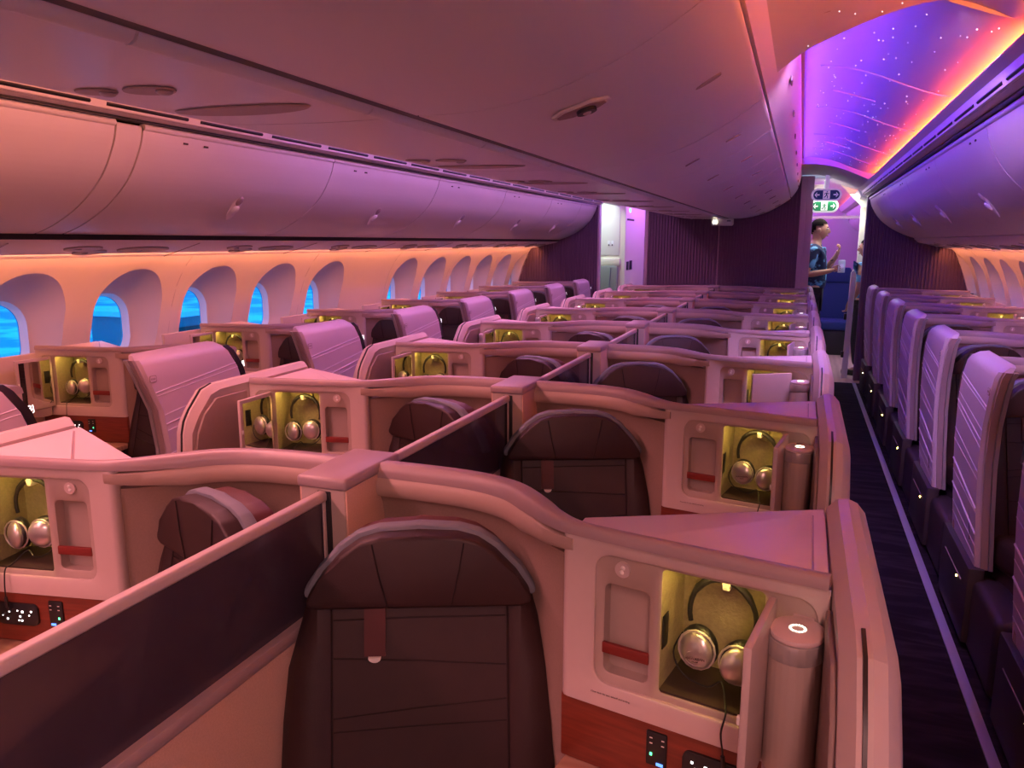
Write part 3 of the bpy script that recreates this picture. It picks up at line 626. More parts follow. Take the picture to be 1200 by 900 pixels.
# ------------------------------------------------------------------ suite geometry (console on the +x side; s = -1 mirrors it)
FA, FB = Vector((0.548, -0.182)), Vector((0.962, -0.262)); FT = (FB-FA).normalized(); FN = Vector((FT.y, -FT.x)); FL = (FB-FA).length
def F(v):                                   # face space (along the fascia, into the console, up) -> suite space
    p = FA + FT*v[0] - FN*v[1]; return (p.x, p.y, v[2])
def make_suite(s, window):
    root = empty('business_suite')
    x0 = 0.055 if not window else 0.075
    path = catmull([(x0, 0.032), (0.18, 0.032), (0.29, 0.022), (0.38, -0.012), (0.45, -0.075), (0.505, -0.135), (0.560, -0.176), (0.65, -0.200), (0.80, -0.229), (0.962, -0.260)], 5)
    def sweep(P, sec, name, m):
        rings = []
        for i, p in enumerate(P):
            t = (P[min(i+1, len(P)-1)] - P[max(i-1, 0)]).normalized(); n = Vector((t.y, -t.x, 0))
            k = 1.0 if name == 'back_wall' else 1.0 - 0.5*min(1, max(0, (p.x-0.44)/0.13))
            k2 = 1.0 - min(1, max(0, (p.x-0.42)/0.12)) if name == 'back_wall' else 1
            if k2 < 1: sec_ = [(d*k2 if d > 0 else d, z) for d, z in sec]
            else: sec_ = sec
            rings.append([(p.x+n.x*d*k, p.y+n.y*d*k, z if z > 1.09 and name == 'rail_lip' else 1.126-(1.126-z)*(1 if name == 'back_wall' else 0.35+0.65*k)) for d, z in sec_])
        return MB().loft(rings).build(name, m, root, s, smooth=50)
    wp = [p for p in path if p.x <= 0.5605]
    sweep(path, [(-0.030, 1.098), (-0.026, 1.116), (-0.016, 1.124), (0.012, 1.126), (0.022, 1.120), (0.026, 1.108), (0.026, 1.096), (-0.028, 1.096)], 'top_rail', M['rail'])
    sweep(wp, [(-0.024, 1.097), (0.024, 1.097), (0.031, 1.088), (0.033, 1.066), (0.026, 1.055), (-0.024, 1.052)], 'rail_lip', M['lip'])
    sweep(wp, [(-0.028, 0.02), (-0.028, 1.06), (0.020, 1.058), (0.006, 1.035), (0.001, 1.00), (0.0, 0.02)], 'back_wall', M['lining'])
    # console carcass
    bd = MB()
    A, B = (FA.x, FA.y), (FB.x, FB.y)
    bd.prism([A, (0.563, -0.175), (0.563, -0.11), (0.548, -0.11)], 0.80, 1.09, 'z')
    bd.prism([(0.548, -0.115), (0.962, 0.09), (0.962, 0.108), (0.548, -0.098)], 0, 1.09, 'z')
    bd.prism([(0.957, -0.26), (0.968, -0.26), (0.968, 0.10), (0.957, 0.10)], 0, 1.09, 'z')
    bd.build('console_body', M['shell'], root, s)
    MB().prism([A, B, (0.964, 0.106), (0.55, -0.096)], 1.088, 1.104, 'z', 0.003).build('console_top', M['top'], root, s)
    MB().prism([(0.652, -0.177), (0.934, -0.232), (0.941, -0.226), (0.944, 0.058), (0.932, 0.064)], 1.1035, 1.1046, 'z').build('inlay_groove', M['door_t'], root, s)
    MB().prism([(0.664, -0.175), (0.932, -0.228), (0.938, -0.222), (0.941, 0.052), (0.93, 0.057)], 1.1035, 1.1085, 'z', 0.002, 2).build('top_inlay', M['top'], root, s)
    # fascia with the recessed taupe panel
    fa = MB(); frame_cell(fa, (0.0, FL+0.002, 0.80, 1.104), (0.046, 0.412, 0.838, 1.084), 0.030, -0.004, 0.010)
    fa.prism([(0.0, -0.004), (FL+0.002, -0.004), (FL+0.002, 0.01), (0.0, 0.01)], 0.797, 0.80, 'z')
    fa.prism([(0.0 + 0.016*math.cos(R(a)), 0.012+0.016*math.sin(R(a))) for a in range(0, 360, 30)], 0.797, 1.104, 'z')
    fa.build('fascia', M['shell'], root, s, fn=F)
    pn = MB(); frame_cell(pn, (0.04, 0.156, 0.83, 1.092), (0.061, 0.149, 0.858, 1.030), 0.012, 0.004, 0.004); frame_cell(pn, (0.156, 0.418, 0.83, 1.092), (0.163, 0.334, 0.850, 1.077), 0.008, 0.004, 0.004)
    pn.build('recessed_panel', M['taupe'], root, s, fn=F)
    tr = MB(); pocket(tr, (0.063, 0.147, 0.860, 1.028), 0.012, 0.007, 0.034); tray = tr.build('tray_pocket', M['taupe'], root, s, fn=F)
    MB().box(0.062, 0.148, 0.002, 0.010, 0.898, 0.918, 0.002).build('pocket_strap', M['redwood'], tray, s, fn=F)
    ni = MB(); pocket(ni, (0.164, 0.333, 0.852, 1.0865), 0.006, 0.0085, 0.128); niche = ni.build('cabinet_niche', M['niche'], root, s, fn=F)
    MB().box(0.165, 0.332, 0.010, 0.127, 0.8525, 0.856).build('niche_floor', M['nfloor'], niche, s, fn=F)
    MB().box(0.1645, 0.1665, 0.018, 0.044, 0.925, 0.985, 0.0015).build('socket_strip', M['black'], niche, s, fn=F)
    MB().box(0.190, 0.322, 0.011, 0.020, 1.0835, 1.0855).build('cabinet_lamp', M['e_yellow'], niche, s, fn=F)
    MB().box(0.240, 0.272, 0.115, 0.128, 1.012, 1.052, 0.006).build('hook_plate', M['niche'], niche, s, fn=F)
    MB().prism([(0.06, 1.036), (0.118, 1.036), (0.118, 1.046), (0.068, 1.046), (0.062, 1.054), (0.056, 1.052)], 0.250, 0.262, 'x', 0.002).build('coat_hook', M['white'], niche, s, fn=F)
    # round emblem button
    em = MB().cyl((0, 0, 0), 0.0135, 0.006, 'y', 28).build('emblem_button', M['shell'], root, s, fn=lambda v: F((v.x+0.098, v.y+0.002, v.z+1.059)))
    for dz in (-0.0042, 0.0042): MB().ball((0, 0, 0), 0.0042, 0.0022, 0.0042, 12, 8).build('emblem_dot', M['white'], em, s, fn=lambda v: F((v.x+0.098+dz*0.25, v.y-0.001, v.z+1.059+dz)))
    # cabinet door, hinged beside the lamp (origin on the hinge); closed it would cover the niche
    hp = F((0.345, -0.006, 0)); a0 = math.atan2(FT.y, FT.x)
    dr = MB().box(-0.172, 0.0, -0.006, 0.006, 0.842, 1.077, 0.0035).build('cabinet_door', M['shell'], root, s, loc=(hp[0]*s, hp[1], 0))
    MB().box(-0.160, -0.012, 0.006, 0.0075, 0.86, 1.064).build('mirror', M['mirror'], dr, s)
    for z in (0.875, 0.96): MB().box(-0.170, -0.163, 0.005, 0.010, z, z+0.014, 0.002).build('catch', M['white'], dr, s)
    # red wood band, sockets, ledge, dark knee space
    MB().prism([(-0.016, 0.002), (FL, 0.002), (FL, 0.03), (-0.016, 0.03)], 0.672, 0.798, 'z', 0.003).build('wood_band', M['wood'], root, s, fn=F)
    ot = MB().box(0.150, 0.187, -0.002, 0.006, 0.718, 0.782, 0.003).build('power_socket', M['black'], root, s, fn=F)
    mk = MB()
    for u in (0.157, 0.178):
        for z in (0.770, 0.760): mk.box(u, u+0.005, -0.0028, -0.0018, z, z+0.0018)
    mk.build('socket_mark', M['white'], ot, s, fn=F)
    MB().box(0.158, 0.162, -0.0032, -0.0018, 0.738, 0.743).build('indicator', M['e_green'], ot, s, fn=F)
    MB().box(0.170, 0.182, -0.0032, -0.0018, 0.722, 0.727).build('usb_port', M['e_blue'], ot, s, fn=F)
    cp = MB().prism(rrect(0.215, 0.325, 0.716, 0.770, 0.014), -0.003, 0.006, 'y', 0.002).build('seat_controls', M['black'], root, s, fn=F)
    ic = MB()
    for (u, z, q) in ((0.232, 0.752, .004), (0.238, 0.742, .003), (0.255, 0.750, .005), (0.262, 0.738, .004), (0.268, 0.752, .003), (0.258, 0.728, .004), (0.266, 0.728, .003), (0.290, 0.748, .003), (0.296, 0.730, .004), (0.308, 0.738, .002)):
        ic.box(u-q/2, u+q/2, -0.0042, -0.0028, z-q/2, z+q/2)
    ic.build('control_icons', M['e_white'], cp, s, fn=F)
    MB().box(-0.01, FL, -0.40, 0.02, 0.645, 0.670, 0.006).build('side_ledge', M['ledge'], root, s, fn=F)
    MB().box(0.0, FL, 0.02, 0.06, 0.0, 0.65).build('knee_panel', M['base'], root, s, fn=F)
    # reading lamp canister
    def stad(r, ln, c=0.388, y=-0.040):
        return [(c + r*math.cos(R(a)), y + r*math.sin(R(a)) + (ln if math.sin(R(a)) > 0 else -ln)) for a in range(0, 360, 15)]
    lm = MB().prism(stad(0.0375, 0.006), 0.838, 1.015, 'z', 0.002).build('reading_lamp', M['taupe'], root, s, fn=F)
    MB().prism(stad(0.0385, 0.006), 1.015, 1.043, 'z', 0.001).build('lamp_collar', M['metal'], lm, s, fn=F)
    MB().prism(stad(0.0375, 0.006), 1.043, 1.052, 'z', 0.004).build('lamp_cap', M['top'], lm, s, fn=F)
    MB().prism(stad(0.0365, 0.005), 0.800, 0.837, 'z', 0.002).build('lamp_base', M['rail'], lm, s, fn=F)
    MB().box(0.373, 0.403, -0.008, 0.010, 1.040, 1.052, 0.002).build('lamp_hinge', M['top'], lm, s, fn=F)
    rg = MB()
    for k in range(16):
        a = 2*PI*k/16; rg.ball((0.388+0.0105*math.cos(a), -0.040+0.0105*math.sin(a), 1.0525), 0.0017, 0.0017, 0.001, 6, 4)
    rg.build('light_ring', M['e_ring'], lm, s, fn=F)
    if not window:
        prof = [(0.112, 0.03), (0.112, 1.10), (0.095, 1.132), (-0.43, 1.130), (-0.475, 1.118), (-0.535, 1.060), (-0.560, 1.025), (-0.572, 0.985), (-0.590, 0.78), (-0.60, 0.40), (-0.60, 0.03)]
        def inset(k): return [(y + (k*0.9 if y < 0 else -k*0.3), z - (k if z > 0.99 else 0)) for y, z in prof]
        MB().loft([[(x, y, z) for y, z in inset(k)] for x, k in ((0.966, 0.020), (0.984, 0.002), (1.002, 0.0), (1.018, 0.006), (1.032, 0.022), (1.040, 0.05))]).build('wing_panel', M['shell'], root, s, smooth=25)
        P = [(-0.425, 1.130), (-0.475, 1.118), (-0.535, 1.060), (-0.560, 1.025), (-0.572, 0.985), (-0.590, 0.78), (-0.60, 0.40), (-0.60, 0.03)]
        gr = [(y-0.0022, z+0.0022) for y, z in P] + [(y+0.02, z-0.02) for y, z in P[::-1]]
        MB().prism(gr, 0.9905, 0.9955, 'x').build('door_gap', M['black'], root, s)
        MB().prism([(-0.285, 0.10), (-0.285, 1.085), (-0.44, 1.085), (-0.50, 1.04), (-0.535, 0.98), (-0.548, 0.92), (-0.555, 0.70), (-0.53, 0.62), (-0.53, 0.10)], 0.957, 0.968, 'x', 0.005).build('wing_lining', M['taupe_shaded'], root, s)  # inner wing face, its shade put into the darker colour
        MB().box(0.985, 1.032, -0.60, 0.10, 0.0, 0.05).build('kick_plate', M['base'], root, s)
    else:
        MB().box(0.962, 0.985, -0.55, 0.10, 0.0, 1.09, 0.006).build('end_panel', M['shell'], root, s)
        # sliding aisle door: leaning, bulging panel with fine ribs
        lv = [(0.34, -0.41, 0.085, 0.078), (0.55, -0.415, 0.095, 0.062), (0.75, -0.42, 0.095, 0.050), (0.92, -0.45, 0.075, 0.044), (1.04, -0.505, 0.03, 0.042), (1.115, -0.535, -0.02, 0.046), (1.140, -0.54, -0.045, 0.056), (1.158, -0.53, -0.07, 0.078), (1.164, -0.515, -0.09, 0.098)]
        dm = MB(); rings = []
        for z, ya, yb, x in lv:
            xi = min(0.108, x+0.042); c = 0.012
            rings.append([(x+c, ya, z), (x, ya+c, z), (x, yb-c, z), (x+c, yb, z), (xi, yb, z), (xi, ya, z)])
        dm.loft(rings); dpan = dm.build('sliding_door', M['door'], root, s, smooth=30)
        def sl(z):
            for (za, a1, b1, x1), (zb, a2, b2, x2) in zip(lv, lv[1:]):
                if za <= z <= zb: t = (z-za)/(zb-za); return a1+(a2-a1)*t, b1+(b2-b1)*t, x1+(x2-x1)*t
        for (za, zb, r) in ((1.00, 1.055, .0016), (0.985, 1.035, .0012), (0.90, 0.965, .0012), (0.86, 0.93, .0018), (0.83, 0.905, .0012), (0.73, 0.80, .0014), (0.70, 0.75, .0012), (0.58, 0.66, .003), (0.565, 0.61, .0012), (0.48, 0.55, .003), (0.43, 0.47, .0012), (0.38, 0.42, .0012)):
            pts = []
            for k in range(7):
                z = za + (zb-za)*k/6; a, b, x = sl(z); pts.append((x+0.0005, a+0.013 + (b-a-0.026)*k/6, z))
            MB().tube(pts, r*1.7, 5).build('door_rib', M['rib'], dpan, s)  # groove highlights painted as paler ribs
        a, b, x = sl(1.06)
        MB().prism(rrect(-0.498, -0.462, 1.045, 1.073, 0.007), 0.0, 0.004, 'x').build('emblem_plate', M['door_t'], dpan, s, fn=lambda v: (v.x + sl(v.z)[2]-0.002, v.y, v.z))
        MB().prism(rrect(-0.495, -0.465, 1.048, 1.070, 0.006), 0.0, 0.004, 'x').build('emblem_field', M['door'], dpan, s, fn=lambda v: (v.x + sl(v.z)[2]-0.0025, v.y, v.z))
        em = MB()
        for q in range(4): em.box(0, 0.004, -0.491+q*0.006, -0.487+q*0.006, 1.055, 1.063)
        em.build('emblem_mark', M['door_t'], dpan, s, fn=lambda v: (v.x + sl(v.z)[2]-0.003, v.y, v.z))
        # dark inner edge frame and grey trim at the near end
        MB().loft([[(x+0.020, ya-0.006, z), (x+0.016, ya+0.004, z), (x+0.044, ya+0.004, z), (x+0.044, ya-0.006, z)] for z, ya, yb, x in lv[:7]]).build('door_edge', M['door_t'], dpan, s)
        MB().loft([[(x+0.046, ya-0.012, z), (x+0.046, ya+0.02, z), (x+0.060, ya+0.02, z), (x+0.060, ya-0.012, z)] for z, ya, yb, x in lv[:7]]).build('door_frame', M['metal'], root, s)
        # black seat-number end at the far upper edge
        sg = MB().loft([[(x+0.002, yb-0.006, z), (x+0.002, yb+0.028, z), (0.10, yb+0.028, z), (0.10, yb-0.006, z)] for z, ya, yb, x in lv[3:7]]).build('seat_number_plate', M['black'], root, s)
        MB().box(0.075, 0.20, -0.80, 0.10, 0.0, 0.30, 0.03, 3).build('plinth', M['base'], root, s)
        MB().box(0.052, 0.11, -0.43, 0.12, 0.03, 0.345, 0.008).build('door_track', M['base'], root, s)
        MB().box(0.049, 0.056, -0.33, 0.03, 0.255, 0.259).build('track_line', M['door_t'], root, s)
        MB().ball((0.050, -0.25, 0.24), 0.003, 0.004, 0.004, 8, 6).build('step_light', M['e_yellow'], root, s)
    return root

def make_divider():
    t = empty('privacy_divider')
    MB().box(-0.053, 0.053, -0.118, 0.098, 0.0, 1.105, 0.004).build('post', M['taupe'], t)
    for x in (-1, 1): MB().box(0.052, 0.057, -0.116, 0.096, 0.0, 1.104, 0.002).build('post_side', M['fabric'], t, x)
    MB().box(-0.060, 0.060, -0.124, 0.104, 1.102, 1.128, 0.008, 3).build('post_cap', M['rail'], t)
    MB().box(-0.012, 0.020, -0.120, -0.116, 0.80, 1.098, 0.003).build('screen_slot', M['black'], t)
    sc = MB().box(-0.006, 0.006, -0.965, -0.116, 0.865, 1.082).build('privacy_screen', M['screen'], t)
    MB().box(-0.011, 0.011, -0.965, -0.114, 1.076, 1.098, 0.006, 3).build('screen_rail', M['shell'], sc)
    MB().box(-0.008, 0.008, -0.130, -0.114, 0.865, 1.09, 0.003).build('screen_stile', M['shell'], sc)
    MB().box(-0.024, 0.024, -0.966, -0.114, 0.838, 0.866, 0.006).build('lower_trim', M['rail'], t)
    MB().box(-0.020, 0.020, -0.966, -0.114, 0.02, 0.84).build('lower_wall', M['fabric'], t)
    return t

HO = [(-0.200, 0.922), (-0.218, 0.930), (-0.217, 0.945), (-0.190, 0.985), (-0.150, 1.030), (-0.115, 1.055), (-0.075, 1.067), (0, 1.070), (0.075, 1.067), (0.115, 1.055), (0.150, 1.030), (0.190, 0.985), (0.217, 0.945), (0.218, 0.930), (0.200, 0.922)]
def make_seat(s):
    t = empty('leather_seat')  # lie-flat suite seat, fixed inside its shell
    def sc(k, dz=0): return [(x*k, 0.922+(z-0.922)*k+dz) for x, z in HO]
    hd = MB().prism(sc(0.97), -0.040, 0.004, 'y', 0.014, 3).build('headrest', M['leather'], t, s)
    MB().prism(sc(1.025), 0.000, 0.030, 'y', 0.006, 2).build('headrest_trim', M['grey'], hd, s)
    MB().prism(sc(0.96), 0.028, 0.080, 'y', 0.02, 3).build('headrest_back', M['leather2'], hd, s)
    for sg in (-1, 1): MB().tube([(sg*0.085, -0.0405, 1.052), (sg*0.074, -0.042, 0.99), (sg*0.060, -0.0405, 0.927)], 0.0016, 5).build('seam', M['seam'], hd, s)
    def yb(z): return -0.03 - 0.10*(0.87-z)/0.45       # front of the back at height z
    bk = MB()
    bk.loft([[(x, yb(z)+0.004*math.cos(x*20)*0, z) for x in (-0.165, 0.165)] + [(0.165, yb(z)+0.09, z), (-0.165, yb(z)+0.09, z)] for z in (0.42, 0.55, 0.70, 0.80, 0.932)])
    b = bk.build('backrest', M['leather'], t, s)
    for sg in (-1, 1):
        rings = []
        for z, wd in ((0.42, 0.270), (0.55, 0.268), (0.70, 0.262), (0.80, 0.252), (0.932, 0.214)):
            y = yb(z)
            rings.append([(sg*0.164, y+0.002, z), (sg*0.19, y-0.012, z), (sg*(wd-0.02), y-0.008, z), (sg*wd, y+0.02, z), (sg*wd, y+0.09, z), (sg*0.164, y+0.09, z)])
        MB().loft(rings).build('side_bolster', M['leather'], t, s, smooth=60)
        MB().tube([(sg*0.166, yb(z)-0.0012, z) for z in (0.43, 0.55, 0.70, 0.925)], 0.0020, 5).build('seam', M['seam'], b, s)
    for (za, zb) in ((0.895, 0.898), (0.825, 0.808), (0.715, 0.745), (0.690, 0.705), (0.60, 0.575), (0.52, 0.545)):
        MB().tube([(-0.163, yb(za)-0.001, za), (0.0, yb((za+zb)/2)-0.001, (za+zb)/2+0.002), (0.163, yb(zb)-0.001, zb)], 0.0017, 5).build('seam', M['seam'], b, s)
    st = MB().loft([[(-0.105, yb(z)-0.006, z), (-0.065, yb(z)-0.006, z), (-0.065, yb(z)-0.002, z), (-0.105, yb(z)-0.002, z)] for z in (0.83, 0.93)]).build('shoulder_strap', M['leather2'], t, s)
    MB().prism([(-0.085+0.012*math.cos(R(a)), 0.830+0.010*math.sin(R(a))) for a in range(180, 361, 20)], yb(0.83)-0.012, yb(0.83)-0.004, 'y').build('buckle', M['white'], st, s)
    MB().box(-0.24, 0.24, -0.60, -0.09, 0.34, 0.47, 0.04, 3).build('seat_cushion', M['leather'], t, s)
    MB().box(-0.22, 0.22, -0.56, 0.03, 0.0, 0.35, 0.01).build('seat_base', M['base'], t, s)
    return t

def make_headphones(s, lettered):
    """hung from the niche hook; built in face space around the niche"""
    t = empty('headphones')
    y = 0.070
    band = [(0.250 + 0.056*math.sin(R(a)), y, 0.985 + 0.066*math.cos(R(a))) for a in range(-108, 109, 12)]
    hb = MB().tube(band, [0.0045 if abs(i-9) > 4 else 0.0065 for i in range(19)], 8).build('headband', M['black'], t, s, fn=F)
    for i, (u, z, tl) in enumerate(((0.218, 0.930, -0.20), (0.287, 0.922, 0.55))):
        rot = Matrix.Rotation(tl, 3, 'Z')
        cup = MB().ball((u, y-0.032, z), 0.0295, 0.015, 0.0325, 20, 12, rot).build('ear_cup', M['silver'], t, s, fn=F)
        MB().ball((u, y-0.014, z), 0.034, 0.020, 0.038, 18, 10, rot).build('ear_pad', M['black'], cup, s, fn=F)
        MB().tube([(u + 0.031*math.cos(R(a)), y-0.030, z+0.034*math.sin(R(a))) for a in range(0, 360, 24)], 0.0022, 6, True).build('cup_rim', M['metal'], cup, s, fn=F)
        if lettered and i == 0:
            MB().tube([(u+0.003+0.0185*math.cos(R(a)), y-0.0455, z-0.008+0.0125*math.sin(R(a))) for a in range(0, 360, 20)], 0.0006, 5, True).build('badge_ring', M['metal'], cup, s, fn=F)
            p = F((u+0.003, y-0.0485, z-0.007)); ang = math.atan2(FT.y, FT.x)
            text_mesh('cup_lettering', 'HAWAIIAN', 0.0066, M['print'], cup, Matrix.Translation((p[0], p[1], p[2])) @ Matrix.Rotation(ang, 4, 'Z') @ Matrix.Rotation(PI/2, 4, 'X') @ Matrix.Rotation(0.12, 4, 'Z'))
            p = F((u+0.003, y-0.0485, z-0.0125))
            text_mesh('cup_lettering', 'AIRLINES', 0.0028, M['print'], cup, Matrix.Translation((p[0], p[1], p[2])) @ Matrix.Rotation(ang, 4, 'Z') @ Matrix.Rotation(PI/2, 4, 'X') @ Matrix.Rotation(0.12, 4, 'Z'))
    MB().tube([tuple(p) for p in catmull([(0.19, y-0.02, 0.95), (0.178, y-0.03, 0.915), (0.20, y-0.04, 0.885), (0.24, y-0.035, 0.872), (0.262, y-0.03, 0.885), (0.278, y-0.06, 0.862), (0.283, -0.006, 0.857), (0.280, -0.016, 0.83), (0.284, -0.014, 0.795), (0.286, -0.010, 0.755)], 4)], 0.0016, 6).build('cord', M['black'], t, s, fn=F)
    MB().tube([F((0.2845, -0.014, 0.79)), F((0.286, -0.011, 0.762))], 0.0035, 8).build('plug', M['black'], t, s)
    return t
# ------------------------------------------------------------------ placing the suites
protos = {}
for s in (-1, 1):
    protos['c', s] = make_suite(s, False); protos['w', s] = make_suite(s, True)
    protos['seat', s] = make_seat(s); protos['hp', s] = make_headphones(s, False)
protos['hpL', 1] = make_headphones(1, True)
protos['div', 1] = make_divider()
index()
used = set()
def place(key, loc, rz, label, cat, group):
    p = protos[key]
    o = p if key not in used else copy_tree(p)
    used.add(key); o.location = loc; o.rotation_euler.z = rz
    tag(o, label, cat, group); return o
def kidsof(o): return [c for c in C.objects if c.parent == o]
def open_door(o, s, deg):
    for c in kidsof(o):
        if c.name.split('.')[0] == 'cabinet_door': c.rotation_euler.z = s*(math.atan2(FT.y, FT.x) + R(deg))
rows_c = [1.40+1.07*k for k in range(8)]
rows_l = [1.76+1.07*k for k in range(8)]
rows_r = [2.63+1.07*k for k in range(7)]
doors_r = [92, 93, 42, 92, 90, 92, 90, 92]
doors_l = [96, 100, 104, 98, 100, 96, 92, 95]
for k, y in enumerate(rows_c):
    n = ord_w[k]
    place(('div', 1), (0, y, 0), 0, 'centre post with dark privacy screen between the two middle seats, %s row from the camera' % n, 'divider', 'dividers between the middle seats')
    for s, word in ((1, 'right'), (-1, 'left')):
        dd = (doors_r if s > 0 else doors_l)[k]
        state = 'nearly shut cabinet door' if dd < 60 else 'open cabinet door'
        dx = 0 if s > 0 else 0.035
        o = place(('c', s), (dx, y, 0), 0, 'cream %s-centre suite shell with %s, %s row from the camera' % (word, state, n), 'suite', '%s-centre suites' % word)
        open_door(o, s, dd)
        place(('seat', s), (s*0.245, y-0.165, 0), s*R(23), 'dark brown leather seat in the %s-centre suite, %s row from the camera' % (word, n), 'seat', '%s-centre seats' % word)
        if k < 6:
            key = ('hpL', 1) if (s > 0 and k < 2) else ('hp', s)
            place(key, (dx, y, 0), 0, 'silver and black headphones hanging in the lit cabinet, %s-centre suite, %s row' % (word, n), 'headphones', 'headphones in the %s-centre cabinets' % word)
for s, rows, word, xp in ((-1, rows_l, 'left', -1.48), (1, rows_r, 'right', 1.53)):
    for k, y in enumerate(rows):
        n = ord_w[k]
        o = place(('w', s), (xp, y, 0), 0, 'cream %s window suite shell with ribbed lilac aisle door, %s row from the camera' % (word, n), 'suite', '%s window suites' % word)
        open_door(o, s, 104 if s < 0 else 88)
        if s < 0:
            pl = next(c for c in kidsof(o) if c.name.split('.')[0] == 'seat_number_plate')
            text_mesh('seat_number', '%dJ' % (k+3), 0.030, M['e_white'], pl, Matrix.Translation((-0.047, 0.062, 1.045)) @ Matrix.Rotation(R(90), 4, 'Z') @ Matrix.Rotation(R(82), 4, 'X'))
        place(('seat', s), (xp + s*0.31, y-0.17, 0), s*R(20), 'dark leather seat behind the %s window aisle door, %s row from the camera' % (word, n), 'seat', '%s window seats' % word)
        if s < 0 and k < 7:
            place(('hp', s), (xp, y, 0), 0, 'headphones hanging in the lit cabinet of the left window suite, %s row' % n, 'headphones', 'headphones in the left window cabinets')
# small warning print under the first two right-hand cabinets
for k in range(2):
    sh = next(o for o in C.objects if o.get('label', '').startswith('cream right-centre') and o.get('label', '').endswith('%s row from the camera' % ord_w[k]))
    p = F((0.083, -0.0052, 0.824))
    text_mesh('door_notice', 'Close door for taxi, takeoff and landing', 0.0046, M['print'], sh, Matrix.Translation(p) @ Matrix.Rotation(math.atan2(FT.y, FT.x), 4, 'Z') @ Matrix.Rotation(PI/2, 4, 'X'), 0.0002)

# ------------------------------------------------------------------ crew
def skin_mesh(name, joints, edges, radii, material, parent, sub=2, root=0):
    me = bpy.data.meshes.new(name); me.from_pydata(joints, edges, []); me.update()
    o = bpy.data.objects.new(name, me); C.objects.link(o); me.materials.append(material)
    m = o.modifiers.new('skin', 'SKIN'); m.use_smooth_shade = True
    for i, r in enumerate(radii):
        sv = me.skin_vertices[0].data[i]; sv.radius = (r, r) if not isinstance(r, tuple) else r; sv.use_root = i == root
    if sub: q = o.modifiers.new('subdivision', 'SUBSURF'); q.levels = sub; q.render_levels = sub
    dg = bpy.context.evaluated_depsgraph_get(); dg.update()
    nm = bpy.data.meshes.new_from_object(o.evaluated_get(dg)); bpy.data.objects.remove(o); nm.name = name
    if not nm.materials: nm.materials.append(material)
    for p in nm.polygons: p.use_smooth = True
    q = bpy.data.objects.new(name, nm); C.objects.link(q); q.parent = parent
    return q
def head(parent, hc, yaw, sc=1.0, dark=True):
    """face mesh, ears, eyes and short hair; faces +x before the yaw"""
    root = empty('head', hc, yaw); root.parent = parent; root.scale = (sc, sc, sc)
    return root
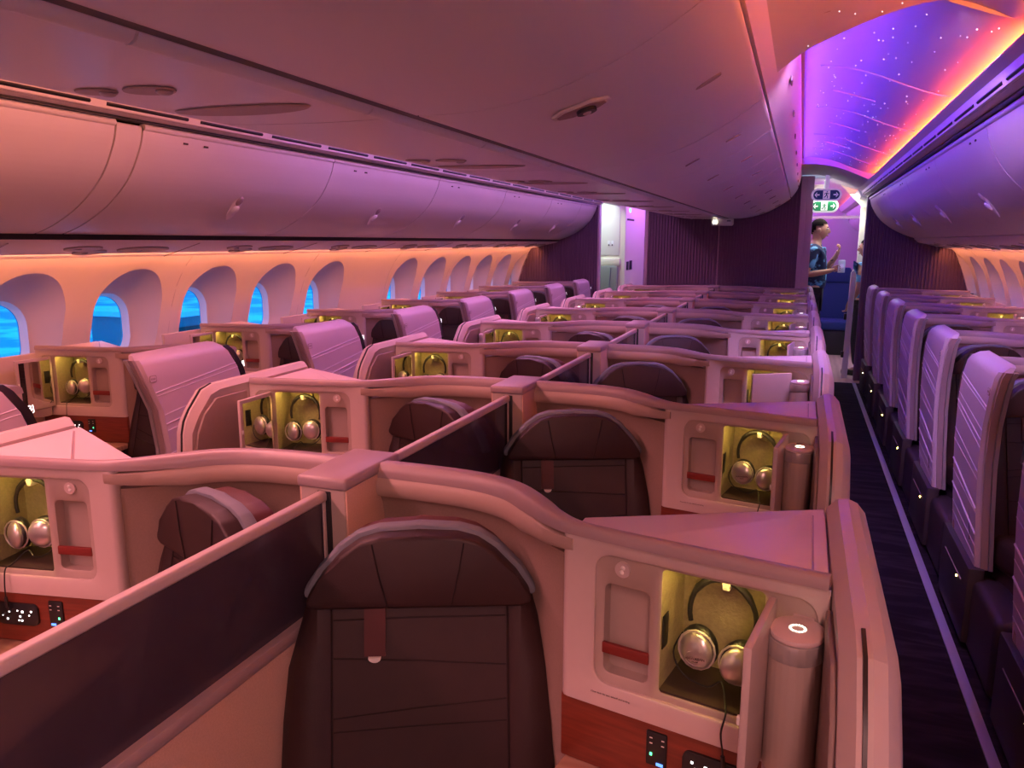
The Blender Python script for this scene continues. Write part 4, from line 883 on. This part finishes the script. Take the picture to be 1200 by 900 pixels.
def person(name, loc, rz, label, J, shirt_m, head_yaw=0.0, height=1.0):
    t = empty(name, loc, rz, label, 'person'); t.scale = (height,)*3
    order = list(J); idx = {k: i for i, k in enumerate(order)}
    pts = [J[k][0] for k in order]; rad = [J[k][1] for k in order]
    E_ = [('pelvis', 'waist'), ('waist', 'chest'), ('chest', 'collar'), ('collar', 'neck'), ('neck', 'skull'), ('skull', 'crown')]
    for sd in 'rl':
        E_ += [('collar', 'sh'+sd), ('sh'+sd, 'el'+sd), ('el'+sd, 'wr'+sd), ('wr'+sd, 'pa'+sd), ('pelvis', 'hip'+sd), ('hip'+sd, 'kn'+sd), ('kn'+sd, 'an'+sd), ('an'+sd, 'to'+sd)]
    skin_mesh('body', pts, [(idx[a], idx[b]) for a, b in E_], rad, M['skin'], t, 2, idx['pelvis'])
    # fingers
    for sd in 'rl':
        w_, p_ = Vector(J['wr'+sd][0]), Vector(J['pa'+sd][0]); d = (p_-w_).normalized()
        side = Vector((0, 0, 1)) if sd == 'r' else Vector((0, -1, 0.2)); side = (side - d*side.dot(d)).normalized(); curl = d.cross(side)*(1 if sd == 'r' else -1)
        for f in range(4):
            b0 = p_ + side*(0.027-0.018*f); ln = (0.062, 0.072, 0.068, 0.052)[f]
            skin_mesh('finger', [b0-d*0.02, b0+d*ln*0.45, b0+d*ln*0.75+curl*0.022, b0+d*ln*0.72+curl*0.044], [(0, 1), (1, 2), (2, 3)], [0.0095, 0.009, 0.0082, 0.007], M['skin'], t, 1)
        b0 = p_ + side*0.03 - d*0.045
        skin_mesh('thumb', [b0-side*0.015, b0+side*0.022+d*0.02, b0+side*0.03+d*0.048+curl*0.014], [(0, 1), (1, 2)], [0.012, 0.0105, 0.0085], M['skin'], t, 1)
    # shirt: torso and short sleeves
    def mid(a, b, k): return tuple(Vector(a)*(1-k)+Vector(b)*k)
    S = [(J['pelvis'][0][0], 0, J['pelvis'][0][2]-0.005), J['waist'][0], J['chest'][0], (J['collar'][0][0], 0, J['collar'][0][2]+0.055)]; SR = [(0.150, 0.180), (0.142, 0.172), (0.15, 0.195), (0.115, 0.150)]
    SE = [(0, 1), (1, 2), (2, 3)]
    for sd in 'rl':
        b = len(S); S += [mid(J['collar'][0], J['sh'+sd][0], 0.95)[:2] + (J['sh'+sd][0][2]+0.02,), mid(J['sh'+sd][0], J['el'+sd][0], 0.45), mid(J['sh'+sd][0], J['el'+sd][0], 0.78)]; SR += [0.100, 0.082, 0.078]; SE += [(3, b), (b, b+1), (b+1, b+2)]
    skin_mesh('shirt', S, SE, SR, shirt_m, t, 2)
    c = Vector(J['neck'][0]); MB().tube([(c.x+0.066*math.cos(R(a))-0.004, c.y+0.066*math.sin(R(a)), c.z-0.038+0.014*math.cos(R(a))*-1) for a in range(0, 360, 20)], 0.016, 8, True).build('collar', shirt_m, t)
    P = [J['pelvis'][0]]; PR = [(0.128, 0.165)]; PE = []
    for sd in 'rl':
        b = len(P); P += [J['hip'+sd][0], J['kn'+sd][0], mid(J['kn'+sd][0], J['an'+sd][0], 0.93)]; PR += [0.108, 0.078, 0.066]; PE += [(0, b), (b, b+1), (b+1, b+2)]
    skin_mesh('trousers', P, PE, PR, M['trouser'], t, 2)
    for sd in 'rl':
        a, b = J['an'+sd][0], J['to'+sd][0]
        MB().box(a[0]-0.09, b[0]+0.07, a[1]-0.05, a[1]+0.05, 0.0, 0.085, 0.03, 3).build('shoe', M['black'], t)
    # face
    hc = Vector(J['skull'][0]) + Vector((0.018, 0, 0.045)); rot = Matrix.Rotation(head_yaw, 4, 'Z')
    def H(v): return rot @ Vector(v) + hc
    MB().ball((0, 0, 0), 0.098, 0.076, 0.118, 20, 14).build('face', M['skin'], t, fn=lambda v: H((v.x*(1.0 if v.z > -0.02 else 1.0-0.10*(-v.z/0.118)), v.y*(1 if v.z > -0.02 else 1-0.30*(-v.z-0.02)/0.1), v.z)))
    MB().loft([[(0.088, -0.010, 0.030), (0.088, 0.010, 0.030), (0.098, 0, 0.030)], [(0.085, -0.018, -0.022), (0.085, 0.018, -0.022), (0.122, 0, -0.020)], [(0.085, -0.015, -0.034), (0.085, 0.015, -0.034), (0.100, 0, -0.036)]]).build('nose', M['skin'], t, fn=H)
    MB().ball((0.086, 0, -0.060), 0.014, 0.026, 0.009, 12, 6).build('mouth', mat('lips', (0.36, 0.14, 0.11), 0.5), t, fn=H)
    for sg in (-1, 1):
        MB().ball((0.086, sg*0.033, 0.016), 0.010, 0.013, 0.008, 10, 6).build('eye', M['paper'], t, fn=H); MB().ball((0.0945, sg*0.033, 0.016), 0.004, 0.006, 0.006, 8, 6).build('pupil', M['black'], t, fn=H)
        MB().ball((0.088, sg*0.034, 0.036), 0.008, 0.020, 0.005, 10, 6).build('eyebrow', M['hair'], t, fn=H)
        MB().ball((-0.005, sg*0.078, -0.002), 0.022, 0.010, 0.032, 12, 8).build('ear', M['skin'], t, fn=H)
    hr = MB(); hr.ball((-0.012, 0, 0.028), 0.104, 0.084, 0.112, 22, 14); geom = [v for v in hr.bm.verts if v.co.z < 0.045-max(0, -v.co.x)*1.35+max(0, v.co.x-0.05)*0.9]
    bmesh.ops.delete(hr.bm, geom=geom, context='VERTS'); hr.build('hair', M['hair'], t, fn=H)
    return t
man = dict(pelvis=((0, 0, 0.95), (0.105, 0.145)), waist=((-0.005, 0, 1.10), (0.10, 0.135)), chest=((-0.015, 0, 1.31), (0.115, 0.155)), collar=((-0.01, 0, 1.47), (0.07, 0.09)), neck=((0.01, 0, 1.56), 0.056), skull=((0.03, 0, 1.64), (0.075, 0.07)), crown=((0.03, 0, 1.74), (0.075, 0.065)),
           shr=((-0.02, -0.19, 1.45), 0.062), elr=((-0.06, -0.25, 1.17), 0.046), wrr=((0.17, -0.20, 1.21), 0.031), par=((0.245, -0.17, 1.24), (0.020, 0.036)),
           shl=((-0.01, 0.19, 1.45), 0.062), ell=((0.13, 0.24, 1.21), 0.046), wrl=((0.24, 0.12, 1.38), 0.031), pal=((0.27, 0.09, 1.46), (0.020, 0.036)),
           hipr=((0, -0.09, 0.90), 0.098), knr=((0.03, -0.10, 0.50), 0.066), anr=((-0.03, -0.10, 0.10), 0.042), tor=((0.11, -0.11, 0.04), 0.034),
           hipl=((0, 0.09, 0.90), 0.098), knl=((0.05, 0.10, 0.50), 0.066), anl=((0.0, 0.10, 0.10), 0.042), tol=((0.14, 0.11, 0.04), 0.034))
pm = person('person', (1.04, 10.35, 0), R(-4), 'person in navy shirt with pale blue flowers standing in profile with a white phone', man, M['shirt'], 0.0, 1.035)
MB().tube([(0.222+0.036*math.cos(R(a)), 0.150+0.036*math.sin(R(a))*0.8, 1.345+0.018*math.cos(R(a))) for a in range(0, 360, 24)], 0.010, 6, True).build('watch_strap', M['black'], pm)
ph = empty('phone', (1.04+0.315, 10.35-0.20, 1.315), R(25), 'white phone held up by the standing person in the galley', 'phone')
MB().box(-0.045, 0.045, -0.006, 0.006, -0.075, 0.075, 0.008).build('phone_body', M['paper'], ph); MB().box(-0.022, 0.022, -0.008, -0.005, -0.02, 0.03, 0.003).build('phone_mark', M['lilac'], ph)
crew2 = {k: (v[0], v[1]) for k, v in man.items()}
crew2['elr'] = ((-0.02, -0.27, 1.17), 0.046); crew2['wrr'] = ((0.10, -0.26, 0.98), 0.031); crew2['par'] = ((0.13, -0.25, 0.90), (0.020, 0.036))
crew2['ell'] = ((-0.02, 0.27, 1.17), 0.046); crew2['wrl'] = ((0.10, 0.26, 0.98), 0.031); crew2['pal'] = ((0.13, 0.25, 0.90), (0.020, 0.036))
person('person', (1.66, 10.18, 0), R(150), 'person in light blue floral shirt half hidden by the right bulkhead', crew2, M['shirt2'], 0.25, 0.905)
